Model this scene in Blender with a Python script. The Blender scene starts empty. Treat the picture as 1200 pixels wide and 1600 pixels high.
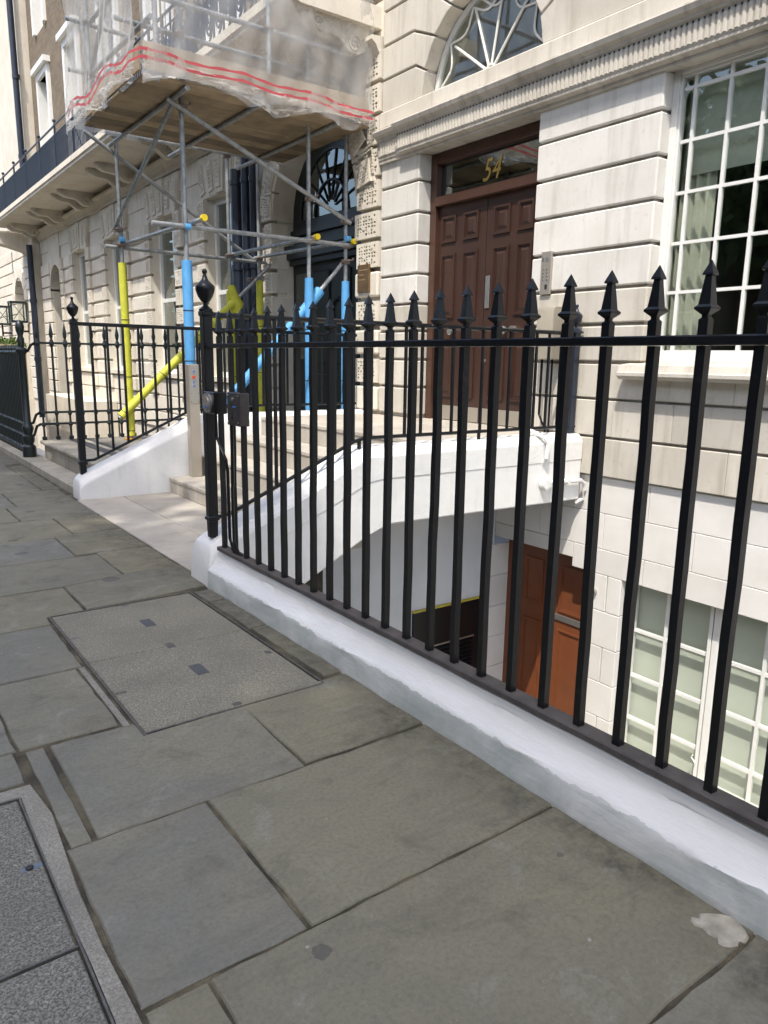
import bpy, math, random
import numpy as np
from mathutils import Vector, Matrix
random.seed(7); rng = np.random.default_rng(7)
scn = bpy.context.scene
col = scn.collection

# ------------------------------------------------------------------ camera
# X points from the road to the houses, Y runs along the street, Z is up (metres)
cam_d = bpy.data.cameras.new('camera'); cam = bpy.data.objects.new('camera', cam_d); col.objects.link(cam)
cam_d.sensor_fit = 'VERTICAL'; cam_d.sensor_height = 36.0; cam_d.lens = 36.0 * 1155.7 / 1600.0
cam_d.clip_start = 0.05; cam_d.clip_end = 1000
_p, _y, _r = math.radians(11.68), math.radians(36.28), math.radians(0.908)
_f = Vector((math.sin(_y) * math.cos(_p), math.cos(_y) * math.cos(_p), -math.sin(_p)))
_r0 = Vector((math.cos(_y), -math.sin(_y), 0)); _u0 = _r0.cross(_f)
_rt = math.cos(_r) * _r0 + math.sin(_r) * _u0; _up = -math.sin(_r) * _r0 + math.cos(_r) * _u0
cam.matrix_world = Matrix(((_rt.x, _up.x, -_f.x, 0), (_rt.y, _up.y, -_f.y, 0), (_rt.z, _up.z, -_f.z, 1.42), (0, 0, 0, 1)))
scn.camera = cam
# ------------------------------------------------------------------ light
SUN = Vector((1.0, 0.66, -2.0)).normalized()          # direction the light travels
elev = math.asin(-SUN.z); az = math.atan2(-SUN.x, -SUN.y)   # clockwise from +Y
world = bpy.data.worlds.new('World'); scn.world = world; world.use_nodes = True
wn = world.node_tree.nodes; wl = world.node_tree.links
sky = wn.new('ShaderNodeTexSky'); sky.sky_type = 'NISHITA'; sky.sun_disc = False
sky.sun_elevation = elev; sky.sun_rotation = az; sky.air_density = 1.0; sky.dust_density = 3.5; sky.ozone_density = 1.0
wl.new(sky.outputs[0], wn['Background'].inputs[0]); wn['Background'].inputs[1].default_value = 0.15
sun_d = bpy.data.lights.new('sun', 'SUN'); sun_d.energy = 2.0; sun_d.angle = math.radians(0.53); sun_d.color = (1.0, 0.95, 0.86)
sun = bpy.data.objects.new('sun', sun_d); col.objects.link(sun)
sun.rotation_euler = SUN.to_track_quat('-Z', 'Y').to_euler(); sun.location = (-10, -8, 25)
scn.view_settings.view_transform = 'Standard'; scn.view_settings.look = 'None'
scn.view_settings.gamma = 1.0; scn.view_settings.use_curve_mapping = False
scn.view_settings.exposure = 1.17
scn.cycles.max_bounces = 6; scn.cycles.diffuse_bounces = 3; scn.cycles.glossy_bounces = 3; scn.cycles.transparent_max_bounces = 10

# ------------------------------------------------------------------ materials
class NT:
    def __init__(s, name):
        s.m = bpy.data.materials.new(name); s.m.use_nodes = True
        s.n = s.m.node_tree.nodes; s.l = s.m.node_tree.links; s.b = s.n['Principled BSDF']; s._pos = None
    def new(s, t, **kw):
        n = s.n.new('ShaderNode' + t)
        for k, v in kw.items(): setattr(n, k, v)
        return n
    def pos(s, sc=(1, 1, 1)):
        if s._pos is None: s._pos = s.new('NewGeometry')
        if sc == (1, 1, 1): return s._pos.outputs['Position']
        mp = s.new('Mapping'); mp.inputs['Scale'].default_value = sc
        s.l.new(s._pos.outputs['Position'], mp.inputs['Vector']); return mp.outputs[0]
    def noise(s, scale, detail=4, rough=.55, sc=(1, 1, 1), dist=0):
        n = s.new('TexNoise'); n.inputs['Scale'].default_value = scale; n.inputs['Detail'].default_value = detail
        n.inputs['Roughness'].default_value = rough; n.inputs['Distortion'].default_value = dist
        s.l.new(s.pos(sc), n.inputs['Vector']); return n.outputs['Fac']
    def ramp(s, fac, lo, hi, a=0., b=1.):
        r = s.new('MapRange'); r.inputs['From Min'].default_value = lo; r.inputs['From Max'].default_value = hi
        r.inputs['To Min'].default_value = a; r.inputs['To Max'].default_value = b
        s.l.new(fac, r.inputs['Value']); return r.outputs[0]
    def mix(s, fac, a, b, mode='MIX'):
        n = s.new('MixRGB', blend_type=mode)
        for k, v in ((0, fac), (1, a), (2, b)):
            if isinstance(v, (int, float)): n.inputs[k].default_value = v
            elif isinstance(v, tuple): n.inputs[k].default_value = (*v, 1)
            else: s.l.new(v, n.inputs[k])
        return n.outputs[0]
    def bump(s, h, strength, dist=.01, normal=None):
        b = s.new('Bump'); b.inputs['Strength'].default_value = strength; b.inputs['Distance'].default_value = dist
        s.l.new(h, b.inputs['Height'])
        if normal is not None: s.l.new(normal, b.inputs['Normal'])
        return b.outputs[0]
    def math(s, op, a, b=0.):
        n = s.new('Math', operation=op)
        for k, v in ((0, a), (1, b)):
            if isinstance(v, (int, float)): n.inputs[k].default_value = v
            else: s.l.new(v, n.inputs[k])
        return n.outputs[0]
    def objvar(s, c, amt):
        oi = s.new('ObjectInfo'); v = s.ramp(oi.outputs['Random'], 0, 1, 1 - amt, 1 + amt)
        cc = s.new('CombineColor')
        for i in range(3): s.l.new(v, cc.inputs[i])
        return s.mix(1.0, c, cc.outputs[0], 'MULTIPLY')
    def out(s, c=None, rough=None, normal=None, metal=0., spec=None):
        if c is not None:
            if isinstance(c, tuple): s.b.inputs['Base Color'].default_value = (*c, 1)
            else: s.l.new(c, s.b.inputs['Base Color'])
        if rough is not None:
            if isinstance(rough, (int, float)): s.b.inputs['Roughness'].default_value = rough
            else: s.l.new(rough, s.b.inputs['Roughness'])
        if normal is not None: s.l.new(normal, s.b.inputs['Normal'])
        s.b.inputs['Metallic'].default_value = metal
        if spec is not None: s.b.inputs['Specular IOR Level'].default_value = spec
        return s.m

def simple(name, c1, c2=None, rough=.6, ns=6, bump=0., bs=60, var=0., metal=0., spec=None, bd=.004):
    t = NT(name); c2 = c2 or tuple(v * .8 for v in c1)
    c = t.mix(t.ramp(t.noise(ns, 5), .35, .7), c1, c2)
    if var: c = t.objvar(c, var)
    nm = t.bump(t.noise(bs, 4), bump, bd) if bump else None
    return t.out(c, rough, nm, metal, spec)

def stone(name, c1, c2, dirt, rough=.8, var=.04, amt=.55):
    t = NT(name)
    c = t.mix(t.ramp(t.noise(2.2, 6), .38, .66), c1, c2)
    c = t.mix(t.ramp(t.noise(5, 6, .6, (1, 2.2, .22)), .50, .80, 0, amt), c, dirt)          # rain streaks
    c = t.mix(t.ramp(t.noise(26, 5), .60, .76, 0, .35), c, dirt)
    if var: c = t.objvar(c, var)
    nm = t.bump(t.noise(110, 4), .22, .003, t.bump(t.noise(9, 3), .12, .006))
    return t.out(c, rough, nm, 0, .3)

MAT = {}
MAT['stone'] = stone('portland_stone', (.60, .565, .495), (.51, .475, .41), (.29, .255, .20), var=.08)
MAT['stone_wash'] = stone('washed_stone', (.71, .69, .65), (.63, .61, .565), (.38, .35, .30), amt=.55, var=.06)
MAT['stone_b'] = stone('cream_stucco', (.72, .67, .575), (.64, .585, .49), (.40, .345, .27), amt=.45, var=.06)
MAT['stone_grey'] = stone('grey_ledge_stone', (.54, .505, .45), (.41, .38, .33), (.21, .19, .155), amt=.8)
MAT['lime'] = stone('limestone_paving', (.47, .435, .375), (.38, .35, .30), (.22, .19, .15), .7, .06, .4)
MAT['kerbstone'] = stone('old_kerb_stone', (.42, .39, .32), (.31, .29, .24), (.15, .13, .10), .85, .05, .6)

def white_paint():
    t = NT('white_masonry_paint')
    c = t.mix(t.ramp(t.noise(3, 5), .4, .7), (.815, .815, .79), (.76, .76, .735))
    c = t.mix(t.ramp(t.noise(38, 5), .66, .78, 0, .4), c, (.50, .50, .48))
    c = t.mix(t.ramp(t.noise(6, 6, .6, (2.2, 2.2, .25)), .56, .78, 0, .5), c, (.60, .585, .54))   # water runs
    n1 = t.bump(t.noise(14, 5, .6), .35, .012); n2 = t.bump(t.noise(75, 4, .6), .35, .004, n1)
    return t.out(c, .42, n2, 0, .5)
MAT['white'] = white_paint()
def plinth_paint():
    t = NT('plinth_masonry_paint')
    c = t.mix(t.ramp(t.noise(3, 5), .4, .7), (.815, .815, .79), (.76, .76, .735))
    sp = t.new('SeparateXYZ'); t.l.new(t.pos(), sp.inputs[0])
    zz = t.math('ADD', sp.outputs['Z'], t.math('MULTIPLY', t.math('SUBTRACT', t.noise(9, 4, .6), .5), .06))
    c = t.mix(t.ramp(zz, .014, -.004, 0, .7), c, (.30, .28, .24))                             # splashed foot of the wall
    face_shade = t.math('MULTIPLY', t.ramp(t.noise(3.2, 6, .62, (1, 1, 1.5), .5), .30, .62, .25, 1), t.math('LESS_THAN', zz, .108))
    c = t.mix(t.math('MULTIPLY', face_shade, .9), c, (.43, .475, .455))                                # shade of the lower face put into the colour as patchy grey
    t_amt = .28
    n1 = t.bump(t.noise(7, 4, .5), .25, .015); n2 = t.bump(t.noise(42, 4, .6), .18, .005, n1)
    n3 = t.bump(t.noise(26, 3, .5, (1, .3, 1.6)), t_amt, .008, n2)
    return t.out(c, .38, n3, 0, .5)
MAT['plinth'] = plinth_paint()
MAT['white_wood'] = simple('white_gloss_paint', (.80, .80, .77), (.74, .74, .71), .35, 8, .1, 40)
MAT['cream_wall'] = simple('basement_white_stone', (.74, .72, .69), (.66, .64, .60), .75, 3, .25, 60, .05)
MAT['bridge_inner'] = simple('matt_white_wall', (.66, .675, .70), (.60, .61, .63), .8, 3, .2, 30)

def york():
    t = NT('york_stone')
    oi = t.new('ObjectInfo')
    big = t.noise(1.3, 4, .6, dist=.8); mid = t.noise(4.5, 6, .7, dist=.5); fine = t.noise(70, 3, .65)
    lay = t.noise(3.0, 5, .72, (1, 3.2, 1), 1.2)                                             # bedding grain along the slab
    c = t.mix(t.ramp(big, .36, .66), oi.outputs['Color'], t.mix(.55, oi.outputs['Color'], (.255, .235, .155)))
    c = t.mix(t.ramp(lay, .50, .70, 0, .42), c, (.115, .108, .088))
    c = t.mix(t.ramp(mid, .55, .72, 0, .60), c, (.090, .082, .064))
    c = t.mix(t.ramp(mid, .43, .26, 0, .45), c, (.33, .325, .29))
    c = t.mix(t.ramp(fine, .44, .70, 0, .42), c, (.10, .094, .074))
    c = t.mix(t.ramp(t.noise(120, 2, .6), .62, .74, 0, .25), c, (.34, .32, .26))
    vo = t.new('TexVoronoi', voronoi_dimensions='2D'); vo.inputs['Scale'].default_value = 1.9; t.l.new(t.pos((1, 1, 0.001)), vo.inputs['Vector'])
    keep = t.new('SeparateColor'); t.l.new(vo.outputs['Color'], keep.inputs[0])
    spot = t.math('LESS_THAN', t.math('ADD', vo.outputs['Distance'], t.math('MULTIPLY', t.noise(40, 3), .05)), t.math('MULTIPLY', keep.outputs[1], .135))
    spot = t.math('MULTIPLY', spot, t.math('GREATER_THAN', keep.outputs[0], .45))
    c = t.mix(t.math('MULTIPLY', spot, .62), c, (.068, .066, .064))                           # trodden gum
    v2 = t.new('TexVoronoi', voronoi_dimensions='2D'); v2.inputs['Scale'].default_value = 5; t.l.new(t.pos((1, 1, 0.001)), v2.inputs['Vector'])
    k2 = t.new('SeparateColor'); t.l.new(v2.outputs['Color'], k2.inputs[0])
    fl = t.math('MULTIPLY', t.math('LESS_THAN', t.math('ADD', v2.outputs['Distance'], t.math('MULTIPLY', t.noise(150, 2), .03)), t.math('MULTIPLY', k2.outputs[2], .042)), t.math('GREATER_THAN', k2.outputs[1], .80))
    c = t.mix(t.math('MULTIPLY', fl, .55), c, (.42, .41, .38))                                # paint flecks
    sp = t.new('SeparateXYZ'); t.l.new(t.pos(), sp.inputs[0])
    gx_ = t.math('ADD', sp.outputs['X'], t.math('MULTIPLY', t.math('SUBTRACT', t.noise(2.6, 4, .6), .5), .9))
    c = t.mix(t.math('MULTIPLY', t.ramp(gx_, 1.50, 1.72), t.ramp(t.noise(17, 6, .72), .40, .66, .15, .85)), c, (.062, .056, .042))   # grime trodden along the plinth
    n = t.bump(fine, .16, .003, t.bump(mid, .22, .006, t.bump(lay, .15, .006)))
    return t.out(c, t.ramp(mid, .3, .7, .48, .75), n, 0, .35)
MAT['york'] = york()
def granite(name, ca, cb, cc):
    t = NT(name)
    a = t.noise(150, 3, .75); b = t.noise(60, 4, .75); g = t.noise(3, 5)
    c = t.mix(t.ramp(a, .40, .60), ca, cb); c = t.mix(t.ramp(b, .56, .66, 0, .8), c, cc)
    c = t.mix(t.ramp(g, .4, .7, 0, .45), c, (.12, .113, .095))
    return t.out(c, .75, t.bump(a, .5, .004, t.bump(g, .2, .01)), 0, .3)
MAT['granite'] = granite('granite_setts', (.31, .290, .225), (.140, .130, .100), (.40, .375, .30))
MAT['granite_dark'] = granite('dark_granite', (.27, .262, .225), (.078, .076, .066), (.38, .37, .315))
MAT['concrete'] = granite('concrete_surround', (.34, .32, .27), (.20, .19, .158), (.42, .40, .34))
def joint():
    t = NT('sandy_joint')
    c = t.mix(t.ramp(t.noise(5, 5), .42, .62), (.05, .043, .030), (.155, .130, .082))
    c = t.mix(t.ramp(t.noise(3.3, 4), .60, .70, 0, .7), c, (.045, .06, .02))
    return t.out(c, .95, t.bump(t.noise(140, 4), .8, .01))
MAT['joint'] = joint()
MAT['mortar_patch'] = simple('pale_mortar', (.46, .43, .35), (.26, .24, .19), .9, 18, .8, 60)
def black_paint():
    t = NT('black_gloss_paint')
    c = t.mix(t.ramp(t.noise(35, 4), .60, .70, 0, .55), (.006, .007, .009), (.020, .019, .018))
    v = t.new('TexVoronoi'); v.inputs['Scale'].default_value = 11; t.l.new(t.pos(), v.inputs['Vector'])
    k = t.new('SeparateColor'); t.l.new(v.outputs['Color'], k.inputs[0])
    ch = t.math('MULTIPLY', t.math('LESS_THAN', v.outputs['Distance'], .035), t.math('GREATER_THAN', k.outputs[0], .5))
    c = t.mix(ch, c, (.45, .44, .42))                                                         # chipped white specks
    return t.out(c, .30, t.bump(t.noise(22, 4), .35, .004), 0, .35)
MAT['black'] = black_paint()
MAT['rail_top'] = simple('dusty_black_iron', (.095, .084, .078), (.05, .046, .044), .7, 12, .5, 60)
MAT['navy'] = simple('blue_black_paint', (.018, .026, .045), (.012, .016, .028), .35, 8, .15, 30)
MAT['dgreen'] = simple('dark_green_iron', (.010, .018, .020), (.016, .022, .022), .4, 8, .3, 50)
MAT['brown'] = simple('brown_door_paint', (.055, .027, .0185), (.043, .021, .0145), .38, 3, .12, 25, spec=.45)
MAT['brown_frame'] = simple('brown_frame_paint', (.076, .036, .023), (.06, .028, .018), .4, 3, .12, 25)
MAT['rust_door'] = simple('chestnut_door_paint', (.21, .068, .026), (.17, .055, .022), .42, 3, .12, 25)
MAT['steel'] = simple('brushed_steel', (.50, .49, .46), (.44, .43, .41), .38, 3, .08, 200, metal=.85)
MAT['iron'] = simple('worn_iron_edge', (.17, .16, .145), (.10, .09, .08), .5, 30, .2, 60, metal=.5)
MAT['steel_warm'] = simple('satin_steel_cladding', (.46, .42, .36), (.42, .38, .33), .42, 2, .05, 200, metal=.6)
MAT['key_box'] = simple('bronze_anodised', (.075, .068, .066), (.055, .05, .05), .4, 8, .1, 80, metal=.5)
MAT['beige'] = simple('beige_box_paint', (.34, .305, .24), (.29, .26, .205), .5, 4, .1, 60)
MAT['brass'] = simple('aged_bronze_plaque', (.23, .145, .07), (.16, .10, .05), .45, 14, .15, 60, metal=.6)
MAT['plate_text'] = simple('plaque_lettering', (.38, .28, .16), None, .5)
MAT['gold'] = simple('gold_leaf', (.62, .42, .09), (.5, .33, .07), .4, 20)
MAT['galv'] = simple('galvanised_tube', (.40, .42, .425), (.22, .235, .245), .5, 14, .2, 60, .12, metal=.35)
MAT['coupler'] = simple('rusty_coupler', (.26, .23, .21), (.17, .11, .08), .6, 40, .3, 80, metal=.3)
MAT['blue'] = simple('blue_foam_sleeve', (.11, .38, .72), (.085, .31, .62), .6, 9, .5, 22)
MAT['yellow'] = simple('yellow_foam_sleeve', (.66, .65, .06), (.52, .52, .05), .6, 9, .5, 22)
MAT['cap'] = simple('yellow_cap', (.80, .60, .02), None, .5)
MAT['board'] = simple('scaffold_board', (.34, .26, .165), (.20, .155, .10), .8, 4, .3, 40, .35)
MAT['ply'] = simple('plywood', (.42, .34, .235), (.27, .215, .145), .8, 4, .3, 40)
MAT['red'] = simple('red_net_band', (.52, .07, .08), (.40, .09, .10), .8, 9)
MAT['rubber'] = simple('dark_plastic', (.02, .022, .025), None, .5)
MAT['btn_blue'] = simple('blue_button', (.08, .18, .5), None, .4)
MAT['blue_grey'] = simple('worn_blue_plate', (.10, .16, .24), (.16, .18, .2), .6, 60)
MAT['btn_red'] = simple('red_button', (.6, .07, .04), None, .4)
MAT['pad'] = simple('orange_base_pad', (.65, .30, .02), None, .6)
MAT['ybar'] = simple('yellow_edge_paint', (.50, .42, .05), (.38, .32, .05), .5, 20)
MAT['bark'] = simple('plane_bark', (.20, .17, .11), (.10, .08, .05), .9, 9, .6, 30)
MAT['asphalt'] = simple('asphalt', (.055, .055, .055), (.04, .04, .042), .9, 5, .5, 200)
MAT['earth'] = simple('dark_ground', (.10, .095, .09), (.07, .065, .06), .95, 1, .3, 30)
MAT['interior'] = simple('plain_room_wall', (.46, .46, .42), (.40, .40, .37), .9, 1)
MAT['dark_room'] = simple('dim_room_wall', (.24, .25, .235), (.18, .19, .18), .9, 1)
MAT['curtain'] = simple('cream_curtain', (.70, .69, .62), (.62, .61, .55), .9, 3)
MAT['blind'] = simple('pale_roller_blind', (.66, .67, .61), (.62, .63, .575), .9, 2)
MAT['bamboo'] = simple('slatted_planter', (.46, .38, .25), (.36, .29, .18), .8, 20, .3, 60)
MAT['tile'] = granite('speckled_tile', (.30, .28, .24), (.17, .16, .14), (.34, .32, .28))
MAT['dark_tile'] = simple('charcoal_tile', (.085, .088, .092), (.07, .072, .075), .6, 9)

def glass(name, tint, base, ior=1.5, boost=1.0, rough=.0):
    t = NT(name); t.n.remove(t.b)
    tr = t.new('BsdfTransparent'); tr.inputs[0].default_value = (*tint, 1)
    gl = t.new('BsdfGlossy'); gl.inputs['Roughness'].default_value = rough; gl.inputs[0].default_value = (.95, .97, .96, 1)
    lw = t.new('LayerWeight'); lw.inputs['Blend'].default_value = .5
    nm = t.bump(t.noise(1.3, 2), .04, .05); t.l.new(nm, gl.inputs['Normal'])
    fac = t.math('MINIMUM', t.math('ADD', t.math('MULTIPLY', t.math('POWER', lw.outputs['Facing'], 4.0), boost), base), 1.0)
    mx = t.new('MixShader'); t.l.new(fac, mx.inputs[0]); t.l.new(tr.outputs[0], mx.inputs[1]); t.l.new(gl.outputs[0], mx.inputs[2])
    t.l.new(mx.outputs[0], t.n['Material Output'].inputs[0]); return t.m
MAT['glass'] = glass('window_glass', (.92, .95, .92), .10, 1.5, 1.0)
MAT['glass_dark'] = glass('dark_window_glass', (.50, .57, .55), .18, 1.5, 1.0)
MAT['glass_clear'] = glass('basement_glass', (.95, .97, .95), .03, 1.45, .6)

def net_mat():
    t = NT('debris_netting'); t.n.remove(t.b)
    d = t.new('BsdfDiffuse'); d.inputs[0].default_value = (.72, .72, .71, 1)
    tl = t.new('BsdfTranslucent'); tl.inputs[0].default_value = (.72, .72, .71, 1)
    m1 = t.new('MixShader'); m1.inputs[0].default_value = .45; t.l.new(d.outputs[0], m1.inputs[1]); t.l.new(tl.outputs[0], m1.inputs[2])
    tr = t.new('BsdfTransparent'); m2 = t.new('MixShader')
    t.l.new(t.ramp(t.noise(2.5, 3, .5), .3, .75, .27, .50), m2.inputs[0])
    t.l.new(tr.outputs[0], m2.inputs[1]); t.l.new(m1.outputs[0], m2.inputs[2])
    t.l.new(m2.outputs[0], t.n['Material Output'].inputs[0]); return t.m
MAT['net'] = net_mat()
def leaf_mat(name, a, b):
    t = NT(name); c = t.objvar(t.mix(t.ramp(t.noise(2.0, 4), .35, .65), a, b), .1)
    m = t.out(c, .6); t.b.inputs['Transmission Weight'].default_value = 0; return m
MAT['leaf'] = leaf_mat('plane_leaves', (.055, .11, .022), (.085, .15, .035))
MAT['hedge'] = leaf_mat('clipped_leaves', (.07, .13, .02), (.12, .17, .04))
def brick_mat():
    t = NT('stock_brick')
    mp = t.new('Mapping'); mp.inputs['Rotation'].default_value = (math.radians(90), 0, math.radians(90))
    sp = t.new('SeparateXYZ'); t.l.new(t.pos(), sp.inputs[0]); cb = t.new('CombineXYZ')
    t.l.new(sp.outputs['Y'], cb.inputs[0]); t.l.new(sp.outputs['Z'], cb.inputs[1])
    b = t.new('TexBrick'); t.l.new(cb.outputs[0], b.inputs['Vector']); t.n.remove(mp)
    b.inputs['Color1'].default_value = (.19, .145, .095, 1); b.inputs['Color2'].default_value = (.12, .09, .06, 1)
    b.inputs['Mortar'].default_value = (.20, .18, .14, 1); b.inputs['Scale'].default_value = 1.0
    b.inputs['Brick Width'].default_value = .225; b.inputs['Row Height'].default_value = .075; b.inputs['Mortar Size'].default_value = .008
    c = t.mix(t.ramp(t.noise(4, 5), .4, .75, 0, .5), b.outputs[0], (.10, .075, .05))
    return t.out(c, .9, t.bump(b.outputs['Fac'], -.5, .01))
MAT['brick'] = brick_mat()

# ------------------------------------------------------------------ mesh helpers
WO = {}                                                       # world origin of every object we make
class MB:
    def __init__(s): s.v = []; s.f = []
    def add(s, vs, fs):
        o = len(s.v); s.v += [tuple(p) for p in vs]; s.f += [tuple(i + o for i in f) for f in fs]; return s
    def box(s, x0, x1, y0, y1, z0, z1):
        return s.add([(x0, y0, z0), (x1, y0, z0), (x1, y1, z0), (x0, y1, z0), (x0, y0, z1), (x1, y0, z1), (x1, y1, z1), (x0, y1, z1)],
                     [(3, 2, 1, 0), (4, 5, 6, 7), (0, 1, 5, 4), (1, 2, 6, 5), (2, 3, 7, 6), (3, 0, 4, 7)])
    def cbox(s, x0, x1, y0, y1, z0, z1, c=.008):
        v = []
        for dx, X in ((c, x0), (-c, x1)):
            for dy, Yv in ((c, y0), (-c, y1)):
                for dz, Z in ((c, z0), (-c, z1)):
                    v += [(X, Yv + dy, Z + dz), (X + dx, Yv, Z + dz), (X + dx, Yv + dy, Z)]
        I = lambda i, j, k, a: ((i * 2 + j) * 2 + k) * 3 + a
        f = []
        for i in (0, 1):
            q = [I(i, 0, 0, 0), I(i, 0, 1, 0), I(i, 1, 1, 0), I(i, 1, 0, 0)]; f.append(q if i == 0 else q[::-1])
            q = [I(0, i, 0, 1), I(1, i, 0, 1), I(1, i, 1, 1), I(0, i, 1, 1)]; f.append(q if i == 0 else q[::-1])
            q = [I(0, 0, i, 2), I(0, 1, i, 2), I(1, 1, i, 2), I(1, 0, i, 2)]; f.append(q if i == 0 else q[::-1])
        for i in (0, 1):
            for j in (0, 1):
                f.append([I(i, j, 0, 0), I(i, j, 1, 0), I(i, j, 1, 1), I(i, j, 0, 1)])
                f.append([I(i, 0, j, 0), I(i, 1, j, 0), I(i, 1, j, 2), I(i, 0, j, 2)])
                f.append([I(0, i, j, 1), I(1, i, j, 1), I(1, i, j, 2), I(0, i, j, 2)])
                for k in (0, 1): f.append([I(i, j, k, 0), I(i, j, k, 1), I(i, j, k, 2)])
        return s.add(v, f)
    def prism(s, poly, axis, a, b):
        n = len(poly)
        def P(p, t):
            return (t, p[0], p[1]) if axis == 'x' else ((p[0], t, p[1]) if axis == 'y' else (p[0], p[1], t))
        v = [P(p, a) for p in poly] + [P(p, b) for p in poly]
        f = [tuple(range(n))[::-1], tuple(range(n, 2 * n))] + [(i, (i + 1) % n, n + (i + 1) % n, n + i) for i in range(n)]
        return s.add(v, f)
    def path(s, pts, r, n=10, caps=True):
        pts = [Vector(p) for p in pts]; v = []; f = []
        for i, p in enumerate(pts):
            d = (pts[min(i + 1, len(pts) - 1)] - pts[max(i - 1, 0)]).normalized()
            a = Vector((0, 0, 1)) if abs(d.z) < .9 else Vector((1, 0, 0))
            u = d.cross(a).normalized(); w = d.cross(u)
            rr = r[i] if isinstance(r, (list, tuple)) else r
            for k in range(n):
                t = 2 * math.pi * (k + .5) / n; v.append(p + (u * math.cos(t) + w * math.sin(t)) * rr)
        for i in range(len(pts) - 1):
            for k in range(n):
                a = i * n + k; b = i * n + (k + 1) % n; f.append((a, b, b + n, a + n))
        if caps: f += [tuple(range(n))[::-1], tuple(range((len(pts) - 1) * n, len(pts) * n))]
        return s.add(v, f)
    def lathe(s, cx, cy, prof, n=14, off=0.):
        v = []; f = []
        for r, z in prof:
            for k in range(n):
                t = 2 * math.pi * (k + off) / n; v.append((cx + r * math.cos(t), cy + r * math.sin(t), z))
        for i in range(len(prof) - 1):
            for k in range(n):
                a = i * n + k; b = i * n + (k + 1) % n; f.append((a, b, b + n, a + n))
        f += [tuple(range(n))[::-1], tuple(range((len(prof) - 1) * n, len(prof) * n))]
        return s.add(v, f)
    def ball(s, c, r, n=10, m=6):
        return s.lathe(c[0], c[1], [(max(r * math.sin(math.pi * i / m), .0005), c[2] - r * math.cos(math.pi * i / m)) for i in range(m + 1)], n)
    def mesh(s, name, mat, org=(0, 0, 0), smooth=False):
        me = bpy.data.meshes.new(name)
        me.from_pydata([(x - org[0], y - org[1], z - org[2]) for x, y, z in s.v], [], s.f)
        import bmesh
        bm = bmesh.new(); bm.from_mesh(me); bmesh.ops.recalc_face_normals(bm, faces=bm.faces); bm.to_mesh(me); bm.free()
        me.materials.append(MAT[mat])
        if smooth:
            for p in me.polygons: p.use_smooth = True
            try: me.set_sharp_from_angle(angle=math.radians(40))
            except Exception: pass
        return me
    def build(s, name, mat, parent=None, smooth=False, bevel=0., label=None):
        if parent is not None: org = WO[parent.name]
        else:
            xs = [p[0] for p in s.v]; ys = [p[1] for p in s.v]
            org = ((min(xs) + max(xs)) / 2, (min(ys) + max(ys)) / 2, min(p[2] for p in s.v))
        o = bpy.data.objects.new(name, s.mesh(name, mat, org, smooth)); col.objects.link(o)
        if parent is not None: o.parent = parent
        else: o.location = org
        WO[o.name] = org
        if bevel:
            b = o.modifiers.new('bevel', 'BEVEL'); b.width = bevel; b.segments = 3; b.limit_method = 'ANGLE'
            for p in o.data.polygons: p.use_smooth = True
            try: o.data.set_sharp_from_angle(angle=math.radians(35))
            except Exception: pass
        if label: o['label'] = label
        return o
def inst(name, me, parent, loc, scale=None, rot=None):
    o = bpy.data.objects.new(name, me); col.objects.link(o); w = WO[parent.name]
    o.parent = parent; o.location = (loc[0] - w[0], loc[1] - w[1], loc[2] - w[2])
    if scale: o.scale = scale
    if rot: o.rotation_euler = rot
    WO[o.name] = tuple(loc); return o
def thing(name, loc, label, cat, group=None):
    o = bpy.data.objects.new(name, None); col.objects.link(o); o.location = loc; o.empty_display_size = .2
    WO[o.name] = tuple(loc); return tag(o, label, cat, group)
def tag(o, label, cat, group=None):
    o['label'] = label; o['category'] = cat
    if group: o['group'] = group
    return o
def struct(o): o['kind'] = 'structure'; return o
def stuff(o): o['kind'] = 'stuff'; return o
def bx(*a): return MB().box(*a)
def cb(*a, c=.008): return MB().cbox(*a, c=c)
def rows(a, b, step):                                          # split a..b in roughly equal steps
    n = max(1, round(abs(b - a) / step)); return [a + (b - a) * i / n for i in range(n + 1)]

# ------------------------------------------------------------------ ground, road, pavement
struct(bx(-300, 300, -300, 300, -2.45, -2.35).build('ground', 'earth'))
struct(bx(-9.6, -1.45, -60, 140, -2.34, -.13).build('road', 'asphalt'))
struct(bx(-15.5, -9.9, -60, 140, -2.34, -.012).build('opposite_pavement', 'joint'))
kerb = struct(bx(-1.45, -1.30, -60, 140, -2.34, -.03).build('kerb', 'kerbstone'))
kerb2 = struct(bx(-9.9, -9.6, -60, 140, -2.34, .0).build('far_kerb', 'kerbstone'))
for i in range(18):
    cb(-1.44, -1.17, -4 + i * 1.1, -2.91 + i * 1.1, -.03, .002, c=.012).build('kerb_stone', 'kerbstone', kerb)
pave = struct(bx(-1.30, 1.86, -60, 140, -2.34, -.0075).build('pavement', 'joint'))

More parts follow.
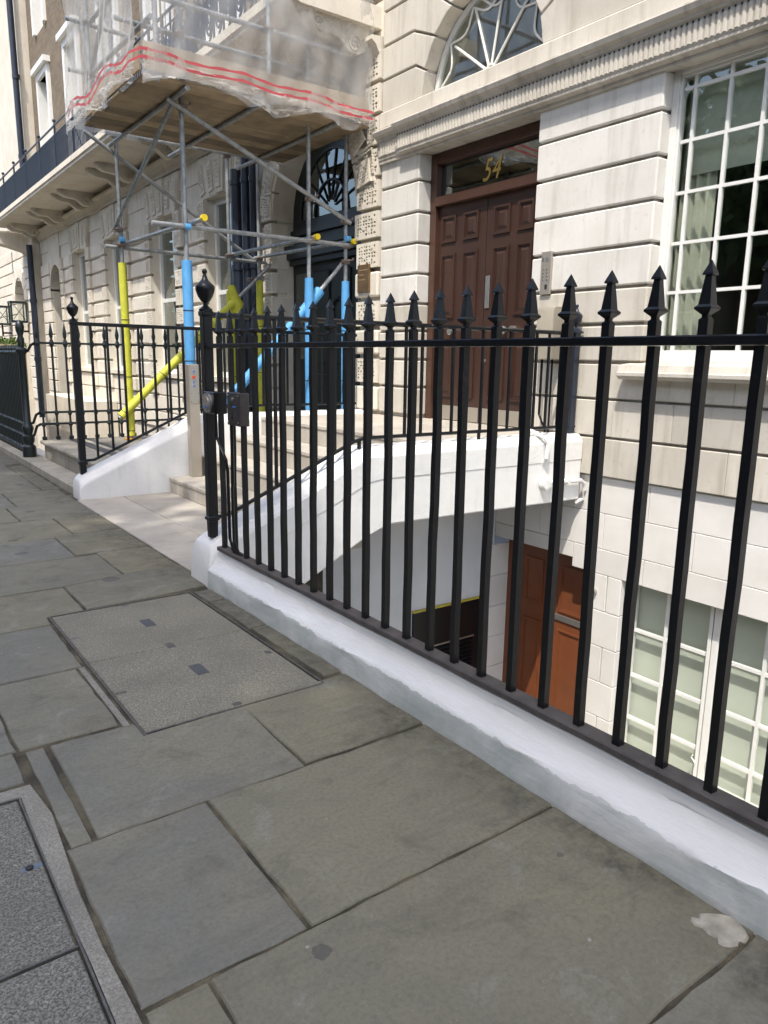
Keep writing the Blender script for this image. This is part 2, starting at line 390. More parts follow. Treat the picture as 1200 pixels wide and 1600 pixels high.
def slab(x0, x1, y0, y1, tone, parent=pave, mat='york', top=0., name='paving_slab', gap=.003, jit=.0042, th=.06, poly=None):
    if poly is None:
        poly = []
        for (ax, ay), (bx_, by) in (((x0, y0), (x1, y0)), ((x1, y0), (x1, y1)), ((x1, y1), (x0, y1)), ((x0, y1), (x0, y0))):
            n = max(2, int(math.hypot(bx_ - ax, by - ay) / .075)); 
            for i in range(n):
                t = i / n; poly.append((ax + (bx_ - ax) * t, ay + (by - ay) * t))
    cx = sum(p[0] for p in poly) / len(poly); cy = sum(p[1] for p in poly) / len(poly)
    mb = MB(); P0 = []; P1 = []
    tilt = (random.uniform(-.002, .002), random.uniform(-.002, .002)); dz = random.uniform(-.002, .002)
    for (x, y) in poly:
        dx = -gap if x > cx + .02 else (gap if x < cx - .02 else 0); dy = -gap if y > cy + .02 else (gap if y < cy - .02 else 0)
        x += dx + random.uniform(-jit, jit); y += dy + random.uniform(-jit, jit)
        z = top + dz + tilt[0] * (x - cx) + tilt[1] * (y - cy)
        P0.append((x, y, z - .005)); d = math.hypot(cx - x, cy - y); k = .004 / max(d, .02)
        P1.append((x + (cx - x) * k, y + (cy - y) * k, z))
    n = len(poly); v = [(x, y, top - th) for x, y, z in P0] + P0 + P1
    f = [tuple(range(2 * n, 3 * n))]
    for i in range(n):
        j = (i + 1) % n; f += [(i, j, n + j, n + i), (n + i, n + j, 2 * n + j, 2 * n + i)]
    o = mb.add(v, f).build(name, mat, parent); o.color = (*tone, 1); return o
G = [(.190, .178, .128), (.182, .173, .134), (.196, .181, .124), (.168, .164, .138), (.190, .174, .118)]
def tn(k=None):
    c = G[k] if k is not None else random.choice(G); s = random.uniform(.93, 1.07); return tuple(v * s for v in c)
# rows of flags measured along the street
slab(.555, 1.76, .75, 1.415, tn(0)); slab(.40, .552, .75, 1.415, tn(2))
slab(.99, 1.77, .05, .745, tn(1)); slab(.41, .985, .05, .745, tn(0)); slab(.2, 1.0, -.65, .045, tn(1)); slab(1.005, 1.77, -.65, .045, tn(2))
slab(.395, .825, 1.42, 2.085, tn(3)); slab(.832, 1.76, 1.42, 2.085, tn(0))
slab(.408, .474, 2.09, 2.745, tn(3), jit=.002); slab(.492, 1.205, 2.09, 2.0, tn(3), poly=[(.490, 2.09), (.85, 2.092), (1.205, 2.095), (1.215, 2.36), (1.225, 2.635), (.81, 2.63), (.80, 2.745), (.492, 2.745), (.490, 2.4)])
slab(1.215, 1.77, 2.10, 2.67, tn(0))
slab(-.15, .375, 2.53, 2.76, tn(3)); slab(-.55, .385, 2.765, 3.405, tn(3)); slab(.39, .755, 2.765, 3.405, tn(1)); 
slab(-.25, .785, 3.415, 4.065, tn(3)); slab(-.4, 1.0, 4.07, 4.725, tn(4), poly=[(-.4, 4.07), (.3, 4.07), (.79, 4.075), (.80, 4.20), (1.0, 4.22), (1.0, 4.725), (.3, 4.725), (-.4, 4.725)])
slab(1.01, 1.775, 4.235, 4.81, tn(1), poly=[(1.01, 4.225), (1.4, 4.235), (1.76, 4.28), (1.755, 4.5), (1.785, 4.6), (1.785, 4.82), (1.4, 4.80), (1.01, 4.735), (1.01, 4.5)])
slab(-.2, 1.395, 4.735, 5.415, tn(1), poly=[(-.2, 4.735), (.5, 4.735), (1.0, 4.735), (1.395, 4.80), (1.395, 5.415), (.6, 5.415), (-.2, 5.41)]); slab(1.403, 1.785, 4.81, 5.46, tn(4))
slab(.1, 1.255, 5.425, 6.09, tn(3)); slab(1.263, 1.785, 5.47, 6.15, tn(2))
slab(.3, 1.41, 6.10, 6.85, tn(2)); slab(1.418, 1.79, 6.17, 6.855, tn(4))
slab(.2, 1.15, 6.865, 7.52, tn(2)); slab(1.158, 1.795, 6.865, 7.58, tn(1))
slab(.35, 1.25, 7.53, 8.36, tn(3)); slab(1.258, 1.80, 7.59, 8.37, tn(1))
slab(.6, 1.64, 8.375, 9.09, tn(1)); slab(1.645, 1.82, 8.38, 9.2, tn(2))
slab(.6, 1.2, 9.1, 9.79, tn(0)); slab(1.21, 1.65, 9.1, 9.79, tn(1)); slab(1.655, 1.83, 9.21, 10.4, tn(0))
yy = 9.8
while yy < 26:
    d = random.uniform(.68, .9); xx = .6 if yy < 14 else 1.0; 
    while xx < (1.64 if yy < 10.4 else 1.84):
        w = random.uniform(.5, .8); x1 = min(xx + w, 1.65 if yy < 10.4 else 1.855); 
        if (1.65 if yy < 10.4 else 1.855) - x1 < .2: x1 = 1.65 if yy < 10.4 else 1.855
        slab(xx, x1, yy, yy + d, tn()); xx = x1 + .005
    yy += d + .004
# flags beside and behind the camera and towards the kerb
for (a, b, c_, d_) in ((-1.16, -.56, 2.77, 3.4), (-1.16, -.26, 3.42, 4.06), (-1.16, -.41, 4.07, 4.73), (-1.16, -.21, 4.74, 5.41), (-1.16, -.4, 5.43, 6.09), (-.39, .09, 5.43, 6.09), (-1.16, .29, 6.1, 6.85), (-1.16, .19, 6.87, 7.52), (-1.16, -.5, 7.53, 8.36), (-.49, .34, 7.53, 8.36), (-1.16, -.3, 8.38, 9.09), (-.29, .59, 8.38, 9.09), (-1.16, -.2, 9.1, 9.8), (-.19, .59, 9.1, 9.8), (-1.16, -.16, 2.53, 2.76), (-1.16, -.5, 1.1, 2.5), (-1.16, -.5, -.65, 1.09), (-.49, .19, -.65, 1.09)):
    slab(a, b, c_, d_, tn())
# narrow cut flags between the inspection cover and the plinth
slab(1.64, 1.765, 3.97, 4.20, tn(1)); slab(1.64, 1.775, 3.44, 3.96, tn(3)); slab(1.65, 1.775, 2.70, 3.43, tn(0))
# pale mortar patch by the plinth
slab(0, 0, 0, 0, (1, 1, 1), mat='mortar_patch', top=.0028, name='mortar_patch', gap=0, th=.01, jit=.003,
     poly=[(1.648, .868), (1.662, .872), (1.672, .858), (1.690, .868), (1.707, .862), (1.722, .848), (1.738, .835), (1.748, .812), (1.750, .790), (1.738, .770), (1.722, .752), (1.700, .748), (1.684, .757), (1.668, .752), (1.652, .758), (1.640, .770), (1.636, .786), (1.650, .798), (1.645, .815), (1.652, .832), (1.640, .85)])

# inspection cover let into the pavement
ic = thing('inspection_cover', (1.21, 3.42, 0), 'large two-part granite-filled inspection cover beside the white plinth', 'manhole cover')
fr = MB()
for a in ((.803, .812, 2.62, 4.205), (1.612, 1.620, 2.64, 4.215), (.812, 1.612, 2.628, 2.637), (.812, 1.612, 4.198, 4.206)): fr.box(a[0], a[1], a[2], a[3], -.03, .002)
fr.build('frame', 'iron', ic)
cb(.818, 1.606, 2.643, 3.437, -.05, -.001, c=.004).build('lid', 'granite', ic); cb(.818, 1.606, 3.443, 4.192, -.05, .000, c=.004).build('lid', 'granite', ic)
for (x, y) in ((1.225, 3.815), (1.215, 3.085)): cb(x - .028, x + .028, y - .06, y + .06, -.02, .002, c=.001).build('lifting_plate', 'dark_tile', ic)
for (x, y, a, b) in ((1.21, 4.17, .022, .014), (1.21, 3.442, .020, .034), (.845, 3.8, .024, .009), (.845, 3.04, .024, .009), (1.21, 2.665, .020, .014), (1.575, 3.09, .014, .018)):
    cb(x - a, x + a, y - b, y + b, -.02, .001, c=.001).build('key_slot', 'iron', ic)
cb(.80, 1.63, 2.575, 2.616, -.05, -.004, c=.004).build('mortar_bed', 'concrete', ic); cb(.765, .792, 2.66, 3.42, -.05, -.004, c=.004).build('mortar_bed', 'concrete', ic)
# the cover at the lower left
uc = thing('utility_cover', (.1, 1.9, 0), 'dark granite-filled utility cover with steel edge at the lower left', 'manhole cover')
slab(0, 0, 0, 0, (1, 1, 1), parent=uc, mat='concrete', top=.001, name='concrete_surround', gap=0, jit=.004,
     poly=[(.343, 1.0), (.343, 1.3), (.343, 1.6), (.343, 1.9), (.343, 2.2), (.343, 2.445), (.1, 2.445), (-.2, 2.445), (-.2, 2.52), (.1, 2.52), (.385, 2.515), (.405, 2.3), (.395, 2.09), (.388, 1.9), (.382, 1.65), (.385, 1.4), (.392, 1.2), (.39, 1.0)])
fr = MB(); fr.box(.333, .339, 1.0, 2.445, -.03, .002); fr.box(-.5, .331, 1.685, 1.691, -.03, .002); fr.box(-.5, .331, 2.436, 2.444, -.03, .004); fr.build('frame', 'iron', uc)
cb(-.5, .328, 1.697, 2.432, -.05, .001, c=.004).build('lid', 'granite_dark', uc); cb(-.5, .328, 1.0, 1.679, -.05, .001, c=.004).build('lid', 'granite_dark', uc)
mk = bx(.270, .326, 2.048, 2.066, -.02, .002).build('blue_key_plate', 'blue_grey', uc); MB().lathe(.293, 2.057, [(.011, -.01), (.011, .006), (.007, .008)], 12).build('bolt', 'rubber', uc)

# ------------------------------------------------------------------ white plinth under the railing
prof = [(1.746, -.04), (1.747, .0), (1.749, .05), (1.751, .098), (1.755, .112), (1.764, .122), (1.783, .142), (1.802, .164), (1.814, .184), (1.816, .192), (1.817, .210), (1.822, .224), (1.872, .224), (1.878, .20), (1.878, -2.34), (1.80, -2.34)]
ys = rows(-3.2, 4.24, .06); mb = MB(); n = len(prof)
for y in ys:
    for k, (x, z) in enumerate(prof):
        j = .004 * (math.sin(y * 7 + k) + math.sin(y * 17.3 + 2 * k)) * (1 if k < 9 else .3); mb.v.append((x + j * .6, y, z + (j if k > 2 else 0)))
for i in range(len(ys) - 1):
    for k in range(n):
        a = i * n + k; b = i * n + (k + 1) % n; mb.f.append((a, b, b + n, a + n))
mb.f += [tuple(range(n)), tuple(range((len(ys) - 1) * n, len(ys) * n))]
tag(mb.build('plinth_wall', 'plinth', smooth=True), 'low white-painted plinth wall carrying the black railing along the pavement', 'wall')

# ------------------------------------------------------------------ bridge, steps, parapets
def interp(P, x):
    for (x0, z0), (x1, z1) in zip(P[:-1], P[1:]):
        if x0 <= x <= x1: return z0 + (z1 - z0) * (x - x0) / max(x1 - x0, 1e-6)
    return P[-1][1] if x > P[-1][0] else P[0][1]
def loft_wall(top, bot, yn, yf, ch, stations):                   # wall with a chamfered near top edge
    m = MB(); n = 6
    for x in stations:
        zt, zb = interp(top, x), interp(bot, x); c = min(ch, (zt - zb) * .3)
        m.v += [(x, yn, zb), (x, yn, zt - c), (x, yn + c * .75, zt), (x, yf - .03, zt), (x, yf, zt - .03), (x, yf, zb)]
    for i in range(len(stations) - 1):
        for k in range(n):
            a, b = i * n + k, i * n + (k + 1) % n; m.f.append((a, b, b + n, a + n))
    m.f += [tuple(range(n))[::-1], tuple(range((len(stations) - 1) * n, len(stations) * n))]; return m
np_ = thing('bridge_parapet', (1.8, 4.38, 0), 'white-painted near side wall of the steps bridging the basement area', 'wall')
topN = [(1.752, .10), (1.765, .20), (1.79, .255), (1.85, .295), (2.0, .355), (2.93, .775), (3.0, .80), (5.277, .80)]
botN = [(1.752, -.05), (2.03, -.34), (2.5, -.07), (2.95, .16), (3.16, .235), (5.277, .215)]
stN = sorted(set([p[0] for p in topN] + [p[0] for p in botN] + [2.2, 2.4, 2.6, 2.75, 4.0]))
loft_wall(topN, botN, 4.234, 4.53, .055, stN).build('body', 'white', np_, bevel=.012)
MB().prism([(2.02, .105), (2.08, .165), (2.98, .560), (3.1, .575), (5.272, .575), (5.272, .742), (2.97, .742), (2.0, .295)], 'y', 4.229, 4.30).build('fascia_band', 'white', np_, bevel=.006)
# under-bridge back wall, soffit, area walls
struct(bx(2.03, 2.78, 5.32, 5.45, -2.34, -.03).box(2.78, 5.33, 5.32, 5.45, -2.34, .20).build('area_back_wall', 'bridge_inner'))
struct(MB().prism([(2.03, -.40), (2.5, -.12), (2.95, .11), (3.16, .185), (5.28, .17), (5.28, .235), (3.2, .235), (2.8, -.02), (2.03, -.10)], 'y', 4.525, 5.318).build('bridge_soffit', 'bridge_inner'))
struct(bx(2.03, 5.30, -3, 5.31, -2.345, -2.20).build('area_floor', 'concrete'))
# far parapet
ft = thing('far_parapet', (1.85, 7.75, 0), 'white-painted sloping wall on the far side of the steps, behind the steel post', 'wall')
topF = [(1.832, .13), (1.845, .19), (1.88, .225), (1.95, .262), (3.10, .785), (3.17, .80), (5.277, .80)]
loft_wall(topF, [(1.8, -.05), (5.3, -.05)], 7.595, 7.87, .075, sorted([p[0] for p in topF] + [2.3, 2.7, 4.2])).build('body', 'white', ft, bevel=.014)

# entrance forecourt and steps of pale limestone
fc = struct(bx(1.795, 2.77, 4.53, 7.60, -.30, -.010).build('forecourt', 'joint'))
slab(1.80, 2.245, 4.56, 5.4, (1, 1, 1), fc, 'lime', name='forecourt_slab', gap=.002, jit=.001); slab(1.80, 2.245, 5.4, 6.24, (1, 1, 1), fc, 'lime', name='forecourt_slab', gap=.002, jit=.001)
slab(1.80, 2.245, 6.24, 7.6, (1, 1, 1), fc, 'lime', name='forecourt_slab', gap=.002, jit=.001); slab(2.25, 2.76, 4.56, 5.4, (1, 1, 1), fc, 'lime', name='forecourt_slab', gap=.002, jit=.001)
slab(2.25, 2.76, 5.4, 6.31, (1, 1, 1), fc, 'lime', name='forecourt_slab', gap=.002, jit=.001); slab(2.25, 2.76, 6.32, 7.6, (1, 1, 1), fc, 'lime', name='forecourt_slab', gap=.004, jit=.001)
st = thing('stone_steps', (3.3, 6.06, 0), 'pale limestone steps rising between the white walls to the brown door', 'steps')
sx = [2.74, 3.10, 3.46, 3.82, 5.50]; sz = [.16, .36, .56, .76]
for i in range(4):
    x0, x1 = sx[i], sx[i + 1] + (.03 if i < 3 else 0); zb = sz[i] - .20 if i else 0.0
    ysp = [4.535, 5.55, 6.6, 7.585] if i < 3 else [4.535, 5.3, 6.1, 6.85, 7.585]
    for a, b in zip(ysp[:-1], ysp[1:]):
        cb(x0 + .012, x1, a + .001, b - .001, zb, sz[i] - .036, c=.003).build('riser', 'lime', st)
        if i < 3: cb(x0, x1, a + .001, b - .001, sz[i] - .035, sz[i], c=.005).build('tread', 'lime', st)
        else:
            for u, w in ((3.82, 4.4), (4.402, 4.98), (4.982, 5.5)): cb(u, w, a + .0015, b - .0015, .725, .76, c=.004).build('landing_slab', 'lime', st)

# ------------------------------------------------------------------ near railing
SQ = .5                                                        # four-sided lathes turned square to the rail
def spear_mesh():
    p = [(.019, 0), (.019, .052), (.012, .058), (.012, .064), (.033, .078), (.033, .083), (.0235, .090), (.0125, .162), (.0205, .163), (.0195, .168), (.001, .2)]
    return MB().lathe(0, 0, p, 4, SQ).mesh('spear_head', 'black')
me_spear = spear_mesh()
def bar_mesh(seed):
    r = random.Random(seed); m = MB(); n = 9; v = []
    for k in range(n):
        z = 1.205 * k / (n - 1); e = .0016 * (0 < k < n - 1); cx, cy, rr = r.uniform(-e, e), r.uniform(-e, e), .0185 * r.uniform(.97, 1.04)
        v += [(cx + rr * math.cos(math.pi / 2 * (q + .5)), cy + rr * math.sin(math.pi / 2 * (q + .5)), z) for q in range(4)]
    f = [(k * 4 + q, k * 4 + (q + 1) % 4, k * 4 + 4 + (q + 1) % 4, k * 4 + 4 + q) for k in range(n - 1) for q in range(4)] + [(3, 2, 1, 0), tuple(range(4 * n - 4, 4 * n))]
    return m.add(v, f).mesh('bar', 'black')
BARS = [bar_mesh(k) for k in range(6)]
XF = 1.838
rl = thing('area_railing', (XF, 1.8, .21), 'long black spear-topped railing on the white plinth beside the pavement', 'railing')
def nbar(i): return 4.163 - .1528 * i
cb(XF - .022, XF + .022, nbar(32) - .05, 4.32, 1.468, 1.494, c=.004).build('top_rail', 'black', rl)
cb(XF - .034, XF + .034, nbar(32) - .05, nbar(0) + .05, .236, .262, c=.004).build('bottom_rail', 'rail_top', rl)
for i in range(32):
    y = nbar(i); lean = random.uniform(-.004, .004)
    b = inst('bar', BARS[i % 6], rl, (XF, y, .262)); b.rotation_euler = (lean, random.uniform(-.003, .003), random.uniform(-.05, .05))
    h = inst('spear_head', me_spear, rl, (XF, y + lean * -.6, 1.481)); h.rotation_euler = (lean * 1.5, 0, random.uniform(-.08, .08))
for y in (3.26, 1.98, .965, -.3): cb(XF - .012, XF + .012, y - .012, y + .012, .18, .237, c=.002).build('foot', 'white', rl)
def urn_prof(z0, s=1.0):
    return [(r * s, z0 + z * s) for r, z in ((.040, 0), (.040, .012), (.030, .020), (.014, .034), (.014, .050), (.026, .058), (.044, .085), (.056, .120), (.058, .140), (.052, .152), (.034, .168), (.020, .182), (.012, .205), (.010, .215), (.014, .222), (.016, .232), (.010, .243), (.001, .247))]
pp = MB().lathe(XF, 4.345, [(.034, .29), (.036, .31), (.040, .40), (.052, .405), (.052, .425), (.042, .43), (.042, 1.655), (.050, 1.66), (.050, 1.685)], 4, SQ)
pp.build('corner_post', 'black', rl, bevel=.004); MB().lathe(XF, 4.345, urn_prof(1.684), 16).build('urn_finial', 'black', rl, smooth=True)

# railing over the near parapet
sr = thing('step_railing', (3.5, 4.345, .8), 'black side railing above the near white wall of the steps', 'railing')
MB().path([(XF + .03, 4.345, 1.665), (5.20, 4.345, 1.662)], .017, 6).build('top_rail', 'black', sr)
MB().path([(XF + .03, 4.345, .415), (1.96, 4.345, .43), (2.92, 4.345, .845), (3.02, 4.345, .865), (5.20, 4.345, .862)], .014, 6).build('bottom_rail', 'black', sr)
x = 2.145
while x < 5.1:
    zb = .43 + (x - 1.96) * .432 if x < 2.95 else .863
    MB().lathe(x, 4.345, [(.013, zb), (.013, 1.66)], 4, SQ).build('bar', 'black', sr); x += .1525
for x in (4.12, 2.96): MB().lathe(x, 4.345, [(.014, .79), (.014, .863)], 4, SQ).build('stay', 'black', sr)
MB().lathe(5.215, 4.345, [(.045, .795), (.045, .80), (.045, .85), (.052, .855), (.052, .87), (.044, .875), (.044, 1.66), (.07, 1.665), (.07, 1.68), (.04, 1.69)], 4, SQ).build('wall_post', 'navy', sr)
MB().lathe(5.215, 4.345, urn_prof(1.685, .9), 16).build('urn_finial', 'navy', sr, smooth=True)

# railing on the far parapet
fr_ = thing('far_step_railing', (3.5, 7.74, .8), 'black railing with an urn-topped post above the far white wall', 'railing')
MB().path([(1.93, 7.74, 1.71), (5.22, 7.74, 1.70)], .018, 6).build('top_rail', 'black', fr_)
MB().path([(1.93, 7.74, .37), (2.03, 7.74, .375), (3.10, 7.74, .86), (3.2, 7.74, .88), (5.22, 7.74, .875)], .015, 6).build('bottom_rail', 'black', fr_)
x = 2.07
while x < 5.2:
    zb = .385 + (x - 2.03) * .455 if x < 3.1 else .875
    MB().lathe(x, 7.74, [(.015, zb), (.015, 1.70)], 4, SQ).build('bar', 'black', fr_); x += .156
MB().lathe(1.915, 7.74, [(.040, .235), (.042, .29), (.040, .33), (.056, .335), (.056, .37), (.044, .375), (.044, 1.70), (.052, 1.705), (.052, 1.73)], 4, SQ).build('corner_post', 'black', fr_, bevel=.004)
MB().lathe(1.915, 7.74, urn_prof(1.728, .95), 16).build('urn_finial', 'black', fr_, smooth=True)

# ------------------------------------------------------------------ entry control boxes on the near railing, conduit
kb = thing('door_release_box', (1.80, 4.10, 1.06), 'small black box with round steel push button on the railing by the post', 'control box')
cb(1.778, 1.862, 4.125, 4.285, 1.085, 1.215, c=.006).build('housing', 'black', kb)
bt = MB().path([(1.784, 4.207, 1.150), (1.762, 4.207, 1.150)], .058, 24).build('push_button', 'steel', kb)
MB().path([(1.763, 4.207, 1.150), (1.757, 4.207, 1.150)], .040, 20).build('button_disc', 'steel_warm', bt)
bx(1.754, 1.7575, 4.192, 4.222, 1.118, 1.134).build('blue_mark', 'btn_blue', bt)
kb2 = thing('key_switch_box', (1.79, 3.95, 1.03), 'bronze key-switch box clamped to the railing bars', 'control box')
cb(1.800, 1.862, 3.83, 3.995, 1.035, 1.222, c=.005).build('housing', 'key_box', kb2)
for (y, z) in ((3.848, 1.205), (3.977, 1.205), (3.848, 1.055), (3.977, 1.055)): MB().path([(1.803, y, z), (1.797, y, z)], .005, 8).build('screw', 'steel', kb2)
MB().path([(1.805, 3.915, 1.185), (1.792, 3.915, 1.185)], .009, 10).build('key_switch', 'steel', kb2)
for z, r in ((1.150, .012), (1.105, .010), (1.08, .012)): MB().path([(1.801, 3.93, z), (1.7975, 3.93, z)], r, 12).build('engraved_mark', 'rubber', kb2)
bx(1.7975, 1.8005, 3.875, 3.925, 1.138, 1.147).build('blue_mark', 'btn_blue', kb2)
cd = MB().path([(1.80, 4.16, 1.085), (1.80, 4.155, .95), (1.805, 4.10, .88), (1.81, 4.05, .82), (1.812, 4.035, .75), (1.812, 4.03, .35), (1.815, 4.0, .29), (1.83, 3.95, .27)], .010, 8)
cd.path([(1.812, 3.96, 1.035), (1.812, 3.965, .70), (1.815, 3.985, .66), (1.815, 3.98, .35), (1.825, 3.94, .28), (1.84, 3.92, .265)], .009, 8)
tag(cd.build('cable_conduit', 'black', smooth=True), 'thin black cable conduit running down the railing below the control boxes', 'cable')

# steel call post on the first step
cp = thing('call_post', (3.0, 7.50, .16), 'slim steel control post with buttons standing on the first step', 'control post')
cb(2.945, 3.055, 7.45, 7.55, .16, 1.335, c=.004).build('column', 'steel_warm', cp)
bx(2.953, 3.047, 7.4455, 7.4505, .94, 1.325).build('face_plate', 'steel', cp)
for z, m_, r in ((1.265, 'btn_blue', .011), (1.205, 'btn_red', .017), (1.155, 'btn_blue', .010), (1.115, 'btn_blue', .011)):
    MB().path([(2.995, 7.447, z), (2.995, 7.436, z)], r, 14).build('button', m_, cp)
MB().path([(2.995, 7.447, 1.265), (2.995, 7.4415, 1.265)], .016, 14).build('button_ring', 'steel', cp); MB().path([(2.995, 7.447, 1.115), (2.995, 7.4415, 1.115)], .016, 14).build('button_ring', 'steel', cp)
for (x, z) in ((2.96, .955), (3.04, .955), (2.96, 1.04), (3.04, 1.04)): MB().path([(x, 7.4465, z), (x, 7.443, z)], .004, 8).build('screw', 'rubber', cp)

# ------------------------------------------------------------------ lettering helper
def text_mesh(body, size, mat, name, shear=0., depth=.002, spacing=1.0):
    cu = bpy.data.curves.new('lettering', 'FONT'); cu.body = body; cu.size = size; cu.shear = shear; cu.extrude = depth
    cu.align_x = 'CENTER'; cu.space_character = spacing
    ob = bpy.data.objects.new('lettering', cu); col.objects.link(ob)
    dg = bpy.context.evaluated_depsgraph_get(); me = bpy.data.meshes.new_from_object(ob.evaluated_get(dg))
    bpy.data.objects.remove(ob); me.name = name; me.materials.clear(); me.materials.append(MAT[mat]); return me
FACE = Matrix(((0, 0, -1), (-1, 0, 0), (0, 1, 0))).to_euler()          # reads from the street, on a wall facing -X

# ------------------------------------------------------------------ house with the brown door
XA = 5.28
ha = thing('stone_house', (XA + .3, 4.0, 0), 'pale rusticated stone house with brown door numbered 54', 'house')
bk = MB(); B0, B1 = 5.325, 5.70
for (a, b, c_, d_) in ((6.695, 7.345, .44, 3.60), (3.745, 4.925, .44, 3.60), (-3, 1.715, .44, 3.60), (1.715, 3.745, .44, 1.40), (4.925, 6.695, .44, .74), (-3, 7.345, 3.585, 4.10)): bk.box(B0, B1, a, b, c_, d_)
AY, AZ, AR = 5.81, 4.11, .83
def arc(r, a0, a1, n=14): return [(AY + r * math.cos(math.radians(a0 + (a1 - a0) * i / n)), AZ + r * math.sin(math.radians(a0 + (a1 - a0) * i / n))) for i in range(n + 1)]
bk.prism([(7.345, 4.10), (7.345, 6.9), (AY, 6.9)] + arc(AR + .02, 90, 0), 'x', B0, B1)
bk.prism([(AY, 6.9), (-3, 6.9), (-3, 4.10)] + arc(AR + .02, 180, 90), 'x', B0, B1)
for (a, b, c_, d_) in ((3.78, 4.13, -2.3, .43), (-3, 1.88, -2.3, .43), (1.88, 3.78, -.40, .43), (4.13, 5.32, -.31, .43), (1.88, 3.78, -2.3, -2.06)): bk.box(5.345, 5.75, a, b, c_, d_)
bk.build('wall_core', 'stone_grey', ha)
ZJ = [.44, .79, 1.11, 1.42, 1.735, 2.03, 2.35, 2.67, 2.99, 3.31, 3.60]
def course(y0, y1, z0, z1, mat, x1=5.46, g=.014, c=.010, name='stone_block', x0=XA):
    return cb(x0, x1, y0, y1, z0 + g, z1 - g, c=c).build(name, mat, ha)
for z0, z1 in zip(ZJ[:-1], ZJ[1:]):
    w = 'stone_wash' if z0 > 2.0 else 'stone'
    if z0 > .7: course(6.66, 7.345, z0, z1, w)
    if z0 > 1.4:
        course(3.71, 4.96, z0, z1, w); course(-3, 1.75, z0, z1, w)
    else:
        sp = [4.96, 3.95, 3.38, 2.45, 1.5, .6, -.4, -1.6, -3] if ZJ.index(z0) % 2 else [4.96, 4.42, 3.6, 2.9, 2.0, 1.1, .1, -1.2, -3]
        for b, a in zip(sp[:-1], sp[1:]): course(a + .001, b - .001, z0, z1, 'stone', 5.34, .014 if z0 != .79 else .008, .006)
# basement ashlar, thin joints, set back behind the ledge
bz = [.44, .12, -.20, -.43]; XB = 5.322
for k, (z1, z0) in enumerate(zip(bz[:-1], bz[1:])):
    sp = [5.31, 4.72, 3.98, 3.12, 2.4, 1.5, .5, -.6, -1.8, -3] if k % 2 else [5.31, 4.3, 3.55, 2.75, 1.9, 1.0, 0, -1.2, -3]
    for b, a in zip(sp[:-1], sp[1:]):
        zz = z0
        if k == 2 and a >= 4.1: zz = -.345
        cb(XB, 5.36, a + .002, b - .002, zz + .002, z1 - .002, c=.004).build('ashlar_block', 'cream_wall', ha)
for k in range(5):
    z1 = -.43 - k * .335; z0 = z1 - .331
    for a, b in (((4.16, 3.75),) if k % 2 else ((4.16, 3.90), (3.895, 3.75))): cb(XB, 5.50, b + .002, a - .002, z0, z1 - .002, c=.004).build('ashlar_block', 'cream_wall', ha)
    cb(XB, 5.50, 1.2, 1.85, z0, z1 - .002, c=.004).build('ashlar_block', 'cream_wall', ha)
    cb(5.20, 5.62, 5.275, 5.318, z0, z1 - .002, c=.003).build('jamb_stone', 'cream_wall', ha)
# string course with flutes
def cornice(y0, y1, dx):
    p = [(5.335, 3.575), (XA - .035, 3.575), (XA - .035, 3.60), (5.185 - dx, 3.615), (5.185 - dx, 3.635), (5.175 - dx, 3.65), (5.175 - dx, 3.800), (5.150 - dx, 3.815), (5.150 - dx, 3.83), (5.11 - dx, 3.85), (5.095 - dx, 3.885), (5.10 - dx, 3.90), (5.20, 3.925), (5.335, 3.935)]
    return p
co = MB().prism(cornice(0, 0, 0), 'y', -3, 6.93).build('string_course', 'stone_grey', ha)
MB().prism(cornice(0, 0, -.05), 'y', 6.932, 7.343).build('string_course', 'stone_grey', ha)
fl = MB(); y = -1.0
while y < 6.90:
    fl.prism([(5.176, y), (5.166, y + .006), (5.166, y + .024), (5.176, y + .030)], 'z', 3.655, 3.782); y += .0445
y = 6.95
while y < 7.30:
    fl.prism([(5.226, y), (5.216, y + .006), (5.216, y + .024), (5.226, y + .030)], 'z', 3.655, 3.782); y += .0445
stuff(fl.build('flutes', 'stone', co))
hl = MB(); y = -1.0
while y < 6.90:
    hl.box(5.168, 5.1755, y + .031, y + .043, 3.785, 3.797); y += .0445
stuff(hl.build('drill_holes', 'rubber', co))
cb(5.235, 5.5, -3, 7.343, 3.936, 4.108, c=.012).build('blocking_course', 'stone', ha)
# arch masonry above
jl = [4.11, 4.45, 4.79, 5.13, 5.47, 5.81, 6.15]
inner = [(6.64, 4.11), (6.60, 4.37), (6.445, 4.64), (6.20, 4.842), (5.90, 4.935), (5.81, 4.94)]
brk = [(6.66, 4.11), (6.76, 4.45), (6.80, 4.79), (6.62, 5.13), (6.05, 5.47), (5.81, 5.47)]
for i in range(4):
    lo = [(7.343, jl[i]), brk[i], inner[i]]; hi = [inner[i + 1], brk[i + 1], (7.343, jl[i + 1])]
    mid = arc(AR, math.degrees(math.atan2(inner[i][1] - AZ, inner[i][0] - AY)), math.degrees(math.atan2(inner[i + 1][1] - AZ, inner[i + 1][0] - AY)), 4)
    g = .013
    pl = [(lo[0][0], lo[0][1] + g), (lo[1][0], lo[1][1] + g), (mid[0][0] + .01, mid[0][1] + g)] + mid[1:-1] + [(mid[-1][0] + .005, mid[-1][1] - g), (hi[1][0], hi[1][1] - g), (hi[2][0], hi[2][1] - g)]
    MB().prism(pl, 'x', XA, 5.46).build('arch_stone', 'stone', ha, bevel=.008)
    pr = [(2 * AY - a if a < 7.3 else -3.0, b) for a, b in pl]
    MB().prism(pr[::-1], 'x', XA, 5.46).build('arch_stone', 'stone', ha, bevel=.008)
for z0, z1 in ((5.47, 5.81), (5.81, 6.15), (6.15, 6.5)): course(-3, 7.343, z0, z1, 'stone')
